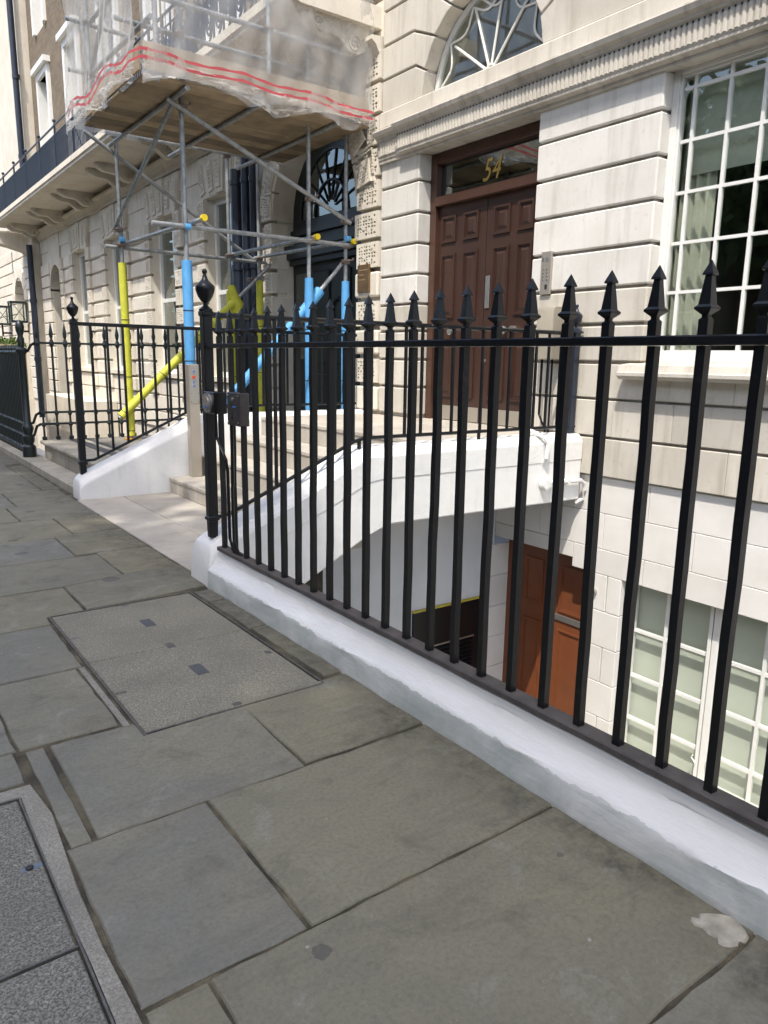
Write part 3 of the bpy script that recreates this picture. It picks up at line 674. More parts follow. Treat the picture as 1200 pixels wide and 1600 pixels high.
# ---- fanlight
fan = MB()
ar_o, ar_i = arc(AR - .01, 180, 0, 24), arc(AR - .06, 180, 0, 24)
for i in range(24): fan.prism([ar_o[i], ar_o[i + 1], ar_i[i + 1], ar_i[i]], 'x', 5.44, 5.49)
fan.box(5.44, 5.49, AY - AR + .01, AY + AR - .01, 4.105, 4.15)
fw_ = fan.build('fan_window', 'white_wood', ha)
HY, HZ = 5.80, 4.16
for a in (36, 69, 101, 133, 150):
    if a == 150: continue
    ca, sa = math.cos(math.radians(a)), math.sin(math.radians(a)); L_ = .70 - .05 * abs(ca)
    MB().path([(5.455, HY + ca * .075, HZ + sa * .075), (5.455, HY + ca * L_, HZ + sa * L_)], .013, 6).build('glazing_bar', 'white_wood', fw_)
MB().path([(5.455, HY + .075 * math.cos(t * math.pi / 10), HZ - .02 + .095 * math.sin(t * math.pi / 10)) for t in range(11)], .012, 6).build('hub_ring', 'white_wood', fw_)
for s in (1, -1):
    for a0, a1 in ((4, 38), (38, 69), (69, 101)):
        am = (a0 + a1) / 2
        pts = []
        for k in range(9):
            a = a0 + (a1 - a0) * k / 8; r = (AR - .085) - .13 * math.sin(math.pi * k / 8)
            pts.append((5.455, AY + s * r * math.cos(math.radians(a)), AZ + .03 + r * math.sin(math.radians(a)) * .97))
        MB().path(pts, .011, 6).build('glazing_bar', 'white_wood', fw_)
MB().prism(arc(AR - .04, 180, 0, 24), 'x', 5.464, 5.468).build('pane', 'glass', fw_)
# flip the rooms so that they are seen from inside
def room(x0, x1, y0, y1, z0, z1, mat, parent):
    m = MB(); m.v = [(x0, y0, z0), (x1, y0, z0), (x1, y1, z0), (x0, y1, z0), (x0, y0, z1), (x1, y0, z1), (x1, y1, z1), (x0, y1, z1)]
    m.f = [(0, 1, 2, 3), (7, 6, 5, 4), (4, 5, 1, 0), (5, 6, 2, 1), (6, 7, 3, 2)]
    return m.build('room', mat, parent)
room(5.51, 8.5, 4.3, 7.3, 4.12, 6.8, 'interior', ha)
# ---- front door
df = MB(); df.box(5.45, 5.56, 6.565, 6.66, .76, 3.575); df.box(5.45, 5.56, 4.96, 5.055, .76, 3.575); df.box(5.452, 5.56, 5.055, 6.565, 3.47, 3.575); df.box(5.43, 5.56, 5.055, 6.565, 3.04, 3.135)
dfo = df.build('door_frame', 'brown_frame', ha, bevel=.006)
bx(5.52, 5.526, 5.055, 6.565, 3.135, 3.47).build('transom_pane', 'glass_dark', dfo)
t54 = inst('house_number', text_mesh('54', .30, 'gold', 'house_number', .32, .0015, 1.05), dfo, (5.515, 5.80, 3.195)); t54.rotation_euler = FACE; t54.scale = (.82, 1, 1)
PC = ((6.27, 6.50), (5.92, 6.15)), ((5.47, 5.70), (5.16, 5.37))
for k, (a, b) in enumerate(((5.815, 6.565), (5.055, 5.805))):
    d = cb(5.50, 5.56, a, b, .765, 3.04, c=.003).build('door', 'brown', ha)
    for (c0, c1) in PC[k]:
        for (z0, z1) in ((2.66, 2.93), (1.87, 2.545), (1.02, 1.62)):
            m = MB()                                         # bolection moulding and raised field
            for q0, q1, x0 in ((0, .022, 5.482), (.022, .034, 5.490)):
                m.box(x0, 5.501, c0 + q0, c0 + q1, z0 + q0, z1 - q0); m.box(x0, 5.501, c1 - q1, c1 - q0, z0 + q0, z1 - q0)
                m.box(x0 + .0005, 5.501, c0 + q1, c1 - q1, z0 + q0, z0 + q1); m.box(x0 + .0005, 5.501, c0 + q1, c1 - q1, z1 - q1, z1 - q0)
            u, w = .05, .075
            m.add([(5.500, c0 + u, z0 + u), (5.500, c1 - u, z0 + u), (5.500, c1 - u, z1 - u), (5.500, c0 + u, z1 - u), (5.486, c0 + w, z0 + w), (5.486, c1 - w, z0 + w), (5.486, c1 - w, z1 - w), (5.486, c0 + w, z1 - w)],
                  [(0, 1, 5, 4), (1, 2, 6, 5), (2, 3, 7, 6), (3, 0, 4, 7), (4, 5, 6, 7)])
            m.build('panel', 'brown', d)
    cb(5.493, 5.4995, a + .01, b - .01, .768, .925, c=.001).build('kick_plate', 'steel_warm', d, label='grey metal kick plate')
    yk = 6.27 if k == 0 else 5.455
    MB().path([(5.50, yk, 1.725), (5.47, yk, 1.725), (5.462, yk, 1.725), (5.44, yk, 1.725), (5.432, yk, 1.725)], [.016, .016, .034, .038, .022], 14).build('knob', 'steel', d, smooth=True)
    if k == 1:
        cb(5.488, 5.4995, 5.725, 5.785, 1.95, 2.27, c=.002).build('pull_plate', 'steel', d)
        MB().path([(5.50, 5.36, 1.735), (5.455, 5.36, 1.735)], .03, 12).build('knob', 'steel', d)
        MB().path([(5.50, 5.755, 1.42), (5.492, 5.755, 1.42)], .016, 12).build('keyhole', 'steel', d)
room(5.565, 8, 4.95, 6.7, .7, 3.6, 'interior', ha)
# ---- tall window beside the door
def grid_window(parent, name, X, yl, yr, zb, zt, yms, zms, fw, bar, glassm, mat='white_wood', dp=.045):
    f = MB(); f.box(X, X + dp + .02, yl - fw, yl, zb, zt); f.box(X, X + dp + .02, yr, yr + fw, zb, zt); f.box(X + .002, X + dp + .02, yr + fw, yl - fw, zb, zb + fw); f.box(X + .002, X + dp + .02, yr + fw, yl - fw, zt - fw, zt)
    w = f.build(name, mat, parent, bevel=.004)
    for y in yms: bx(X + .012, X + dp, y - bar / 2, y + bar / 2, zb + fw, zt - fw).build('glazing_bar', mat, w)
    yy_ = [yl - fw] + sorted(yms, reverse=True) + [yr + fw]
    for z in zms:
        for a, b in zip(yy_[:-1], yy_[1:]): bx(X + .013, X + dp - .001, b + bar * .45, a - bar * .45, z - bar / 2, z + bar / 2).build('glazing_bar', mat, w)
    zz_ = [zb + fw] + sorted(zms) + [zt - fw]
    for a, b in zip(yy_[:-1], yy_[1:]):
        for c_, d_ in zip(zz_[:-1], zz_[1:]): bx(X + .026, X + .029, b + bar * .4, a - bar * .4, c_ + bar * .4, d_ - bar * .4).build('pane', glassm, w)
    return w
XW = 5.405
hz = [1.97, 2.34, 2.71, 3.08, 3.45]
wf = MB(); wf.box(5.395, 5.50, 3.655, 3.712, 1.43, 3.60); wf.box(5.395, 5.50, 1.748, 1.805, 1.43, 3.60); wf.box(5.40, 5.50, 2.70, 2.76, 1.43, 3.60); wf.box(5.396, 5.50, 1.805, 3.655, 1.43, 1.50); wf.box(5.396, 5.50, 1.805, 3.655, 3.555, 3.60)
wfo = wf.build('window_frame', 'white_wood', ha, bevel=.006)
grid_window(ha, 'window', XW, 3.655, 2.76, 1.50, 3.555, [3.535, 3.255, 2.995], hz, .022, .024, 'glass')
grid_window(ha, 'window', XW, 2.70, 1.805, 1.50, 3.555, [2.46, 2.20, 1.92], hz, .022, .024, 'glass')
MB().prism([(5.13, 1.315), (5.13, 1.345), (5.145, 1.35), (5.165, 1.405), (5.40, 1.432), (5.46, 1.43), (5.46, 1.29), (5.165, 1.29), (5.15, 1.31)], 'y', 1.6, 3.835).build('window_sill', 'stone', ha, bevel=.004)
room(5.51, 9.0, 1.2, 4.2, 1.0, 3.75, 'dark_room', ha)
cu = MB(); pts = [(5.60 + .03 * math.sin(i * 1.3), 3.70 - i * .018) for i in range(18)]
for i in range(17): cu.add([(pts[i][0], pts[i][1], 1.45), (pts[i + 1][0], pts[i + 1][1], 1.45), (pts[i + 1][0], pts[i + 1][1], 3.6), (pts[i][0], pts[i][1], 3.6)], [(0, 1, 2, 3)])
cu.build('curtain', 'curtain', ha, smooth=True)
bx(5.56, 5.575, 1.8, 3.66, 2.86, 3.6).build('roller_blind', 'blind', ha)
# ---- basement window
XV = 5.49
bz_ = [-.905, -1.33, -1.74]
grid_window(ha, 'window', XV, 3.745, 2.985, -2.06, -.435, [3.40], bz_, .03, .028, 'glass_clear')
grid_window(ha, 'window', XV, 2.975, 2.10, -2.06, -.435, [2.55], bz_, .055, .028, 'glass_clear')
bx(5.48, 5.55, 1.9, 2.095, -2.06, -.435).build('window_post', 'white_wood', ha)
bx(5.60, 5.61, 1.95, 3.75, -2.06, -.42).build('roller_blind', 'blind', ha)
for y in (3.03, 2.90): MB().path([(5.487, y, -1.80), (5.465, y, -1.815), (5.46, y - .04, -1.845)], .007, 6).build('window_catch', 'steel', ha)
# ---- basement door
bf = MB(); bf.box(5.50, 5.60, 5.17, 5.275, -2.2, -.345); bf.box(5.50, 5.60, 4.16, 4.20, -2.2, -.345); bf.box(5.502, 5.60, 4.20, 5.17, -.42, -.345)
bf.build('basement_door_frame', 'rust_door', ha)
bd = cb(5.545, 5.60, 4.20, 5.17, -2.2, -.425, c=.003).build('basement_door', 'rust_door', ha)
for (a, b, c_, d_) in ((4.82, 5.06, -1.0, -.53), (4.30, 4.60, -1.0, -.53), (4.82, 5.06, -2.05, -1.18), (4.30, 4.60, -2.05, -1.18)):
    m = MB()
    for q0, q1, x0 in ((0, .02, 5.53), (.02, .035, 5.538)):
        m.box(x0, 5.546, a + q0, a + q1, c_ + q0, d_ - q0); m.box(x0, 5.546, b - q1, b - q0, c_ + q0, d_ - q0); m.box(x0 + .0005, 5.546, a + q1, b - q1, c_ + q0, c_ + q1); m.box(x0 + .0005, 5.546, a + q1, b - q1, d_ - q1, d_ - q0)
    m.build('panel', 'rust_door', bd)
cb(5.528, 5.545, 4.22, 4.66, -1.09, -1.03, c=.003).build('letter_plate', 'steel', bd)
MB().path([(5.29, 4.02, -.60), (5.34, 4.02, -.60)], [.026, .026], 14).build('vent_pipe', 'steel', ha); MB().path([(5.289, 4.02, -.60), (5.292, 4.02, -.60)], .018, 12).build('vent_hole', 'rubber', ha)

# things fixed to the house
ip = thing('intercom_panel', (XA, 4.76, 2.0), 'steel intercom panel with rows of buttons right of the brown door', 'intercom')
cb(5.255, 5.281, 4.705, 4.825, 2.015, 2.385, c=.003).build('plate', 'steel_warm', ip)
for r in range(4):
    for c_ in range(2): MB().path([(5.256, 4.79 - c_ * .045, 2.235 - r * .03), (5.250, 4.79 - c_ * .045, 2.235 - r * .03)], .008, 8).build('button', 'steel', ip)
for r in range(5): bx(5.2535, 5.2555, 4.795, 4.81, 2.30 + r * .008, 2.303 + r * .008).build('speaker_slot', 'rubber', ip)
MB().path([(5.256, 4.75, 2.32), (5.252, 4.75, 2.32)], .02, 14).build('camera_ring', 'steel', ip); bx(5.252, 5.2555, 4.74, 4.765, 2.06, 2.10).build('fob_reader', 'rubber', ip)
mbx = thing('meter_box', (5.2, 4.62, 1.4), 'beige metal meter box fixed to the wall beside the door', 'utility box')
MB().prism([(5.105, 1.44), (5.105, 1.86), (5.125, 1.895), (5.279, 1.90), (5.279, 1.44)], 'y', 4.51, 4.70).build('case', 'beige', mbx, bevel=.005)
MB().path([(5.16, 4.66, 1.44), (5.16, 4.66, .95), (5.15, 4.60, .86), (5.10, 4.50, .83)], .012, 8).build('cable', 'black', mbx); MB().path([(5.16, 4.58, 1.44), (5.16, 4.58, .77)], .010, 8).build('cable', 'black', mbx); MB().path([(5.16, 4.54, 1.44), (5.16, 4.54, .77)], .010, 8).build('cable', 'black', mbx)
wc = MB().path([(4.67, 4.40, .87), (4.70, 4.30, .84), (4.76, 4.215, .79), (4.79, 4.205, .74), (4.775, 4.20, .62), (4.77, 4.27, .50)], .017, 8).path([(4.77, 4.20, .41), (5.10, 4.20, .40), (5.24, 4.20, .395), (5.295, 4.20, .36), (5.305, 4.205, .30), (5.30, 4.215, .22), (5.26, 4.26, .18)], .018, 8)
wc.path([(4.77, 4.225, .40), (4.77, 4.165, .40)], .042, 16).path([(5.06, 4.225, .402), (5.06, 4.175, .402)], .022, 8)
tag(wc.build('wall_conduit', 'white', smooth=True), 'white-painted conduit with round junction box on the bridge wall', 'pipe')
mc = thing('meter_cupboard', (4.7, 5.25, -2.2), 'black louvred cupboard with yellow top edge under the bridge', 'cupboard')
cb(4.26, 5.19, 5.296, 5.318, -2.2, -.985, c=.002).build('case', 'black', mc); cb(4.255, 5.195, 5.294, 5.319, -.9845, -.962, c=.002).build('top_edge', 'ybar', mc, label='yellow-painted top edge')
bx(4.5, 5.06, 5.284, 5.296, -1.372, -1.36).build('trim', 'steel', mc)
for k in range(8): MB().prism([(5.268, -1.405 - k * .045), (5.2955, -1.385 - k * .045), (5.2955, -1.40 - k * .045), (5.27, -1.414 - k * .045)], 'x', 4.5, 5.04).build('louvre_slat', 'black', mc)

# ------------------------------------------------------------------ ornate neighbouring house
XN = 5.30
hb = thing('ornate_house', (XN + .3, 15.5, 0), 'cream house with carved rusticated quoins and arched black entrance behind scaffolding', 'house')
def worm_mesh(seed):                                           # pitted face, 1 x 1, irregular holes sunk to depth 1
    r = np.random.default_rng(seed); n, m = 7, 6; b = MB(); mg = .08
    gx = [0, mg] + list(np.linspace(mg, 1 - mg, n + 1)[1:-1]) + [1 - mg, 1]; gz = [0, .10] + list(np.linspace(.10, .90, m + 1)[1:-1]) + [.90, 1]
    for i in range(len(gx) - 1):
        for j in range(len(gz) - 1):
            o = [(0., gx[i], gz[j]), (0., gx[i + 1], gz[j]), (0., gx[i + 1], gz[j + 1]), (0., gx[i], gz[j + 1])]
            if i in (0, len(gx) - 2) or j in (0, len(gz) - 2) or r.random() < .22: b.add(o, [(0, 3, 2, 1)]); continue
            cy, cz = (gx[i] + gx[i + 1]) / 2, (gz[j] + gz[j + 1]) / 2; hy, hz = (gx[i + 1] - gx[i]) / 2, (gz[j + 1] - gz[j]) / 2
            q = [(0., cy + hy * r.uniform(.30, .98) * sy_, cz + hz * r.uniform(.30, .98) * sz_) for sy_, sz_ in ((-1, -1), (1, -1), (1, 1), (-1, 1))]
            b.add(o + q + [(1., p[1], p[2]) for p in q], [(0, 4, 5, 1), (1, 5, 6, 2), (2, 6, 7, 3), (3, 7, 4, 0), (4, 8, 9, 5), (5, 9, 10, 6), (6, 10, 11, 7), (7, 11, 8, 4), (8, 11, 10, 9)])
    for p, q in (((0, 0), (1, 0)), ((1, 0), (1, 1)), ((1, 1), (0, 1)), ((0, 1), (0, 0))): b.add([(0., *p), (0., *q), (1., *q), (1., *p)], [(0, 1, 2, 3)])
    return b.mesh('carved_face', 'stone_b')
WORM = [worm_mesh(s) for s in (1, 2, 3, 4)]
def quoin(y0, y1, z0, z1, proud=.065, worm=True, x=XN):
    if worm:
        q = cb(x - proud + .081, x + .2, y0, y1, z0 + .026, z1 - .026, c=.006).build('quoin', 'stone_b', hb)
        inst('carved_face', random.choice(WORM), q, (x - proud, y0 + .002, z0 + .026), (.08, y1 - y0 - .004, z1 - z0 - .052))
    else: q = cb(x - proud, x + .2, y0, y1, z0 + .026, z1 - .026, c=.02).build('quoin', 'stone_b', hb)
    return q
NZ = [.30 + .335 * k for k in range(13)]                       # course lines .30 .. 4.32
bkb = MB()
OPEN = [(11.05, 12.35), (13.75, 15.05), (16.70, 18.05), (19.65, 20.90)]
ed = [9.95] + [v for o in OPEN for v in o] + [22.3]
for a, b in zip(ed[0::2], ed[1::2]): bkb.box(XN + .04, XN + .5, a + .02, b - .02, -2.3, 4.3)
bkb.box(XN + .04, XN + .5, 23.75, 24.75, -2.3, 4.3); bkb.box(XN + .04, XN + .5, 7.37, 7.83, -2.3, 4.3)
for a, b in OPEN: bkb.box(XN + .04, XN + .5, a - .02, b + .02, -2.3, 1.05); bkb.box(XN + .04, XN + .5, a - .02, b + .02, 3.98, 4.3)
bkb.box(XN + .02, XN + .5, 9.9, 24.75, 4.3, 5.3)
bkb.build('wall_core', 'stone_b', hb)
for (a, b) in zip(ed[0::2], ed[1::2]):
    far = a > 15.5
    for k in range(-1, 11):
        z0, z1 = NZ[0] + .335 * k, NZ[0] + .335 * (k + 1); w = .34 if k % 2 else .27
        base = z1 < .95
        if base:
            cb(XN, XN + .2, a, b, z0 + .012, z1 - .012, c=.008).build('plain_block', 'stone_b', hb)
        else:
            if b - a < 1.2: w *= .8
            quoin(a, a + w, z0, z1, worm=(a > 9 and k >= 2)); quoin(b - w, b, z0, z1, worm=k >= 2)
            m0, m1 = a + w + .012, b - w - .012
            for u, v in ((m0, (m0 + m1) / 2 - .006), ((m0 + m1) / 2 + .006, m1)) if (k % 2 and m1 - m0 > .6) else ((m0, m1),): cb(XN - .012, XN + .2, u, v, z0 + .025, z1 - .025, c=.02).build('plain_block', 'stone_b', hb)
for k in range(12):                                              # narrow pier at the party wall
    z0, z1 = .78 + .335 * k, .78 + .335 * (k + 1)
    if z1 > 4.9: break
    quoin(7.36, 7.80 if k % 2 else 7.84, z0, z1, .05, worm=(k % 2 == 1 or k > 5))
cb(XN - .075, XN - .045, 7.50, 7.74, 2.20, 2.52, c=.004).build('plaque', 'brass', hb, label='small bronze plaque with lettering')
for k in range(3):
    m = MB()
    for q in range((7, 4, 5)[k]): m.box(XN - .0775, XN - .0745, 7.70 - q * .026 - .018, 7.70 - q * .026, 2.45 - k * .055, 2.462 - k * .055)
    m.build('plaque_line', 'plate_text', hb)
for a, b in OPEN:
    # carved flat-arch keystones over the window
    n = 5; cy = (a + b) / 2
    for i in range(n):
        t0, t1 = -1 + 2 * i / n, -1 + 2 * (i + 1) / n; h0 = (b - a) / 2 + .05
        pl = [(cy + t0 * h0 + .012, 3.985), (cy + t1 * h0 - .012, 3.985), (cy + t1 * h0 * 1.35 - .012, 4.62), (cy + t0 * h0 * 1.35 + .012, 4.62)]
        MB().prism(pl, 'x', XN - .04 - (.03 if i == 2 else 0), XN + .2).build('keystone', 'stone_b', hb, bevel=.012)
        wv = inst('carved_face', WORM[i % 4], hb, (XN - .066 - (.03 if i == 2 else 0), cy + (t0 + t1) / 2 * h0 * 1.18 - .085, 4.06), (.05, .17, .46)); wv.rotation_euler = (-(t0 + t1) / 2 * .35, 0, 0)
    # sash window
    f = MB(); X0 = XN + .125
    f.box(X0, X0 + .12, a, a + .09, 1.08, 3.98); f.box(X0, X0 + .12, b - .09, b, 1.08, 3.98); f.box(X0 + .002, X0 + .12, a + .09, b - .09, 3.88, 3.98); f.box(X0 + .002, X0 + .12, a + .09, b - .09, 1.08, 1.16); f.box(X0 + .02, X0 + .1, a + .09, b - .09, 2.45, 2.52)
    wnd = f.build('window', 'white_wood', hb)
    bx(X0 + .05, X0 + .055, a + .09, b - .09, 2.52, 3.88).build('pane', 'glass_dark', wnd); bx(X0 + .035, X0 + .04, a + .09, b - .09, 1.16, 2.45).build('pane', 'glass_dark', wnd)
    bx(XN - .06, X0 + .1, a - .05, b + .05, 1.0, 1.08).build('sill', 'stone_b', wnd)
    rv = MB(); rv.box(XN + .0, X0, a - .012, a + .001, 1.08, 3.98); rv.box(XN, X0, b - .001, b + .012, 1.08, 3.98); rv.box(XN - .03, X0, a - .02, b + .02, 3.972, 3.986); rv.build('reveal', 'stone_b', hb)
    room(X0 + .13, X0 + 3, a - .4, b + .4, .8, 4.2, 'dark_room', hb)
# plain ashlar below the windows
for (a, b) in OPEN:
    for k in range(-1, 2): cb(XN, XN + .2, a + .002, b - .002, NZ[0] + .335 * k + .012, NZ[0] + .335 * (k + 1) - .012, c=.008).build('plain_block', 'stone_b', hb)
# entrance arch
EY, EZ, ER = 8.90, 3.32, 1.05
def earc(r, a0, a1, n=16): return [(EY + r * math.cos(math.radians(a0 + (a1 - a0) * i / n)), EZ + r * math.sin(math.radians(a0 + (a1 - a0) * i / n))) for i in range(n + 1)]
m = MB(); m.prism([(9.962, 3.315), (9.96, 5.3), (EY, 5.3)] + earc(ER, 90, 0), 'x', XN + .03, XN + .75); m.prism([(EY, 5.3), (7.37, 5.3), (7.372, 3.315)] + earc(ER, 180, 90), 'x', XN + .03, XN + .75)
m.box(XN + .17, XN + .75, 9.955, 10.15, .2, 3.31); m.box(XN + .17, XN + .75, 7.70, 7.835, .2, 3.31)
m.build('arch_wall', 'stone_b', hb)
for i in range(9):                                               # carved voussoirs
    a0, a1 = 180 * i / 9, 180 * (i + 1) / 9; g = .6; pr = .05 if i != 4 else .10
    MB().prism(earc(ER + .002, a0 + g, a1 - g, 3) + earc(ER + (.42 if i != 4 else .55), a1 - g, a0 + g, 3), 'x', XN - pr, XN + .2).build('voussoir', 'stone_b', hb, bevel=.012)
    am = math.radians((a0 + a1) / 2); rr = ER + .21
    v = inst('carved_face', WORM[i % 4], hb, (XN - pr - .024, EY + rr * math.cos(am), EZ + rr * math.sin(am)), (.05, .28, .26)); v.rotation_euler = (am, 0, 0)
    off = Matrix.Rotation(am, 3, 'X') @ Vector((0, -.14, -.13)); v.location = Vector(v.location) + off
dd = MB(); XD = XN + .29
dd.box(XD, XD + .06, 7.85, 9.95, .3, 3.32); dd.prism(earc(ER, 0, 180), 'x', XD, XD + .06); do = dd.build('entrance_door', 'dgreen', hb)
for (a, b, z0, z1) in ((7.95, 8.25, .6, 2.6), (9.55, 9.85, .6, 2.6)):
    bx(XD - .012, XD - .004, a, b, z0 + .8, z1).build('side_light', 'glass_dark', do); bx(XD - .03, XD, a - .02, b + .02, z0 - .2, z0 + .7).build('panel', 'dgreen', do)
for (a, b, z0, z1) in ((8.42, 8.86, .5, 1.2), (8.94, 9.38, .5, 1.2), (8.42, 8.86, 1.35, 2.6), (8.94, 9.38, 1.35, 2.6)): cb(XD - .03, XD, a, b, z0, z1, c=.012).build('panel', 'dgreen', do)
for z0, z1, p_ in ((2.72, 2.80, .07), (2.80, 2.92, .12), (2.92, 2.98, .16), (3.12, 3.20, .05)): bx(XD - p_, XD, 7.86, 9.94, z0, z1).build('transom_moulding', 'dgreen', do)
MB().prism(earc(.80, 0, 180), 'x', XD - .010, XD - .006).build('fanlight_pane', 'glass_dark', do)
for a in range(20, 180, 20): MB().path([(XD - .02, EY + .12 * math.cos(math.radians(a)), EZ + .05 + .12 * math.sin(math.radians(a))), (XD - .02, EY + .80 * math.cos(math.radians(a)), EZ + .80 * math.sin(math.radians(a)))], .013, 5).build('fanlight_bar', 'dgreen', do)
for r_ in (.42, .80): MB().path([(XD - .02, p[0], p[1]) for p in earc(r_, 0, 180)], .018, 5).build('fanlight_ring', 'dgreen', do)
pz = [(5.34, 8.66 + .17 * math.cos(t * .5236), 2.15 + .17 * math.sin(t * .5236)) for t in range(13)]
MB().path([(XD - .04, 8.66 + .16 * math.cos(t * .5236), 2.05 + .16 * math.sin(t * .5236)) for t in range(13)], .022, 6).build('wreath', 'black', do)
# frieze, balcony, brackets
MB().prism([(XN + .1, 4.66), (XN - .03, 4.66), (XN - .03, 4.72), (XN - .06, 4.75), (XN - .10, 4.82), (XN - .16, 4.86), (XN - .16, 4.90), (XN + .1, 4.92)], 'y', 7.37, 24.7).build('frieze_moulding', 'stone_b', hb)
bal = MB().prism([(4.20, 5.06), (4.20, 5.10), (4.17, 5.12), (4.17, 5.22), (5.4, 5.24), (5.4, 5.02), (4.30, 5.02), (4.24, 5.04)], 'y', 7.45, 25.2).build('balcony', 'stone_b', hb)
def scroll():
    pts = [(.0, .0)]; p = [(0, .36), (0, .20), (-.05, .12), (-.14, .07), (-.26, .08), (-.33, .14), (-.40, .19), (-.56, .20), (-.68, .22), (-.76, .27), (-.78, .31), (-.78, .36)]
    m = MB().prism(p, 'y', -.075, .075)
    for c_, r0 in (((-.19, .17), .095), ((-.66, .285), .065)):
        for s in (-.08, .08):
            m.path([(c_[0] + (r0 * (1 - t / 22)) * math.cos(t * .6), s, c_[1] + (r0 * (1 - t / 22)) * math.sin(t * .6)) for t in range(20)], .013, 5)
    return m.mesh('bracket', 'stone_b')
BR = scroll()
yb = [7.62, 8.0, 10.25, 10.65, 12.75, 13.3, 15.55, 16.15, 18.55, 19.15, 21.3, 21.9, 24.1, 24.6]
for y in yb: inst('bracket', BR, bal, (XN - .08, y, 4.66))
rb = thing('balcony_railing', (4.28, 16, 5.23), 'dark blue-black iron balcony railing on the cream house', 'railing')
MB().path([(4.28, 7.5, 6.12), (4.28, 25.1, 6.12)], .022, 8).build('top_rail', 'navy', rb); MB().path([(4.28, 7.5, 5.30), (4.28, 25.1, 5.30)], .014, 6).build('bottom_rail', 'navy', rb); MB().path([(4.28, 10.5, 5.95), (4.28, 25.1, 5.95)], .012, 6).build('mid_rail', 'navy', rb)
for y in rows(7.5, 25.1, 1.46):
    MB().path([(4.28, y, 5.22), (4.28, y, 6.16)], .022, 6).ball((4.28, y, 6.21), .04, 8, 5).path([(4.28, y, 5.85), (4.50, y, 5.24)], .012, 5).build('post', 'navy', rb)
bl = MB(); y = 12.0
while y < 25: bl.box(4.272, 4.288, y - .008, y + .008, 5.30, 5.95); y += .085
y = 7.55
while y < 12.0:                                                 # cast scroll panels near the entrance
    for s in (1, -1):
        bl.path([(4.28, y + .14 + s * .12 * math.sin(t * .5) * (1 - t / 26), 5.62 + s * .30 * math.cos(t * .5) * (1 - t / 26)) for t in range(20)], .014, 4)
    bl.box(4.270, 4.290, y - .012, y + .012, 5.3, 6.1); y += .29
bl.build('balusters', 'navy', rb)
# brick upper storeys with white window surrounds
cw = MB(); UP = [8.7, 11.7, 14.45, 17.4, 20.3, 23.2]
e2 = [7.37] + [v for c_ in UP for v in (c_ - .52, c_ + .52)] + [24.75]
for a, b in zip(e2[0::2], e2[1::2]): cw.box(XN + .12, XN + .6, a, b, 5.25, 13)
for c_ in UP: cw.box(XN + .12, XN + .6, c_ - .52, c_ + .52, 8.75, 9.9); cw.box(XN + .12, XN + .6, c_ - .52, c_ + .52, 12.2, 13)
cw.build('brick_wall', 'brick', hb)
for c_ in UP:
    for zb, zt in ((5.28, 8.75), (9.9, 12.2)):
        m = MB(); m.box(XN + .04, XN + .30, c_ - .66, c_ - .50, zb, zt + .16); m.box(XN + .04, XN + .30, c_ + .50, c_ + .66, zb, zt + .16); m.box(XN + .041, XN + .30, c_ - .50, c_ + .50, zt, zt + .16)
        m.box(XN - .06, XN + .30, c_ - .74, c_ + .74, zt + .161, zt + .30)
        sd = m.build('window_surround', 'white_wood', hb)
        f = MB(); f.box(XN + .34, XN + .42, c_ - .5, c_ - .42, zb, zt); f.box(XN + .34, XN + .42, c_ + .42, c_ + .5, zb, zt); f.box(XN + .341, XN + .42, c_ - .42, c_ + .42, zt - .1, zt); f.box(XN + .341, XN + .42, c_ - .42, c_ + .42, (zb + zt) / 2, (zb + zt) / 2 + .07); f.box(XN + .35, XN + .41, c_ - .02, c_ + .02, zb, zt - .1)
        f.build('sash', 'white_wood', sd); bx(XN + .37, XN + .375, c_ - .42, c_ + .42, zb, zt - .1).build('pane', 'glass_dark', sd)
        room(XN + .45, XN + 2.5, c_ - .55, c_ + .55, zb - .1, zt + .1, 'interior', hb)
# large black pipes between entrance and windows
for (x, y, r, zt) in ((5.10, 10.78, .085, 4.12), (5.12, 10.52, .062, 4.25), (5.16, 10.36, .05, 4.25)):
    p = MB().path([(x, y, .3), (x, y, zt)], r, 14)
    for z in (1.2, 2.7, 3.9): p.path([(x, y, z), (x, y, z + .07)], r + .014, 14)
    p.build('downpipe', 'navy', hb, smooth=True)
MB().path([(5.18, 10.96, .4), (5.18, 10.98, 3.9), (5.16, 10.92, 4.0), (5.12, 10.84, 4.0)], .016, 6).build('cable', 'black', hb)
# forecourt of the neighbour
nf = struct(bx(1.862, 5.32, 7.872, 10.52, -2.3, -.02).build('neighbour_forecourt', 'joint'))
for a, b in zip(rows(7.9, 30, 2.2)[:-1], rows(7.9, 30, 2.2)[1:]):
    cb(1.868, 2.12, a + .003, b - .003, -.3, .085, c=.02).build('kerb_slab', 'kerbstone', nf)
cb(2.13, 5.6, 7.88, 10.50, -.2, .255, c=.01).build('platform', 'kerbstone', nf)
for a, b in ((7.88, 9.2), (9.203, 10.5)): cb(2.08, 2.42, a, b, .257, .31, c=.014).build('coping_slab', 'kerbstone', nf)
for (a, b, m_) in ((2.423, 2.55, 'dark_tile'), (2.553, 2.62, 'kerbstone'), (2.623, 2.70, 'dark_tile')): bx(a, b, 7.88, 10.5, .257, .306).build('tile_band', m_, nf)
for i, a in enumerate(rows(2.703, 5.5, .40)[:-1]):
    for b in rows(7.88, 10.5, .43)[:-1]: cb(a, a + .396, b + .002, b + .432, .257, .305, c=.003).build('patterned_tile', 'tile', nf)
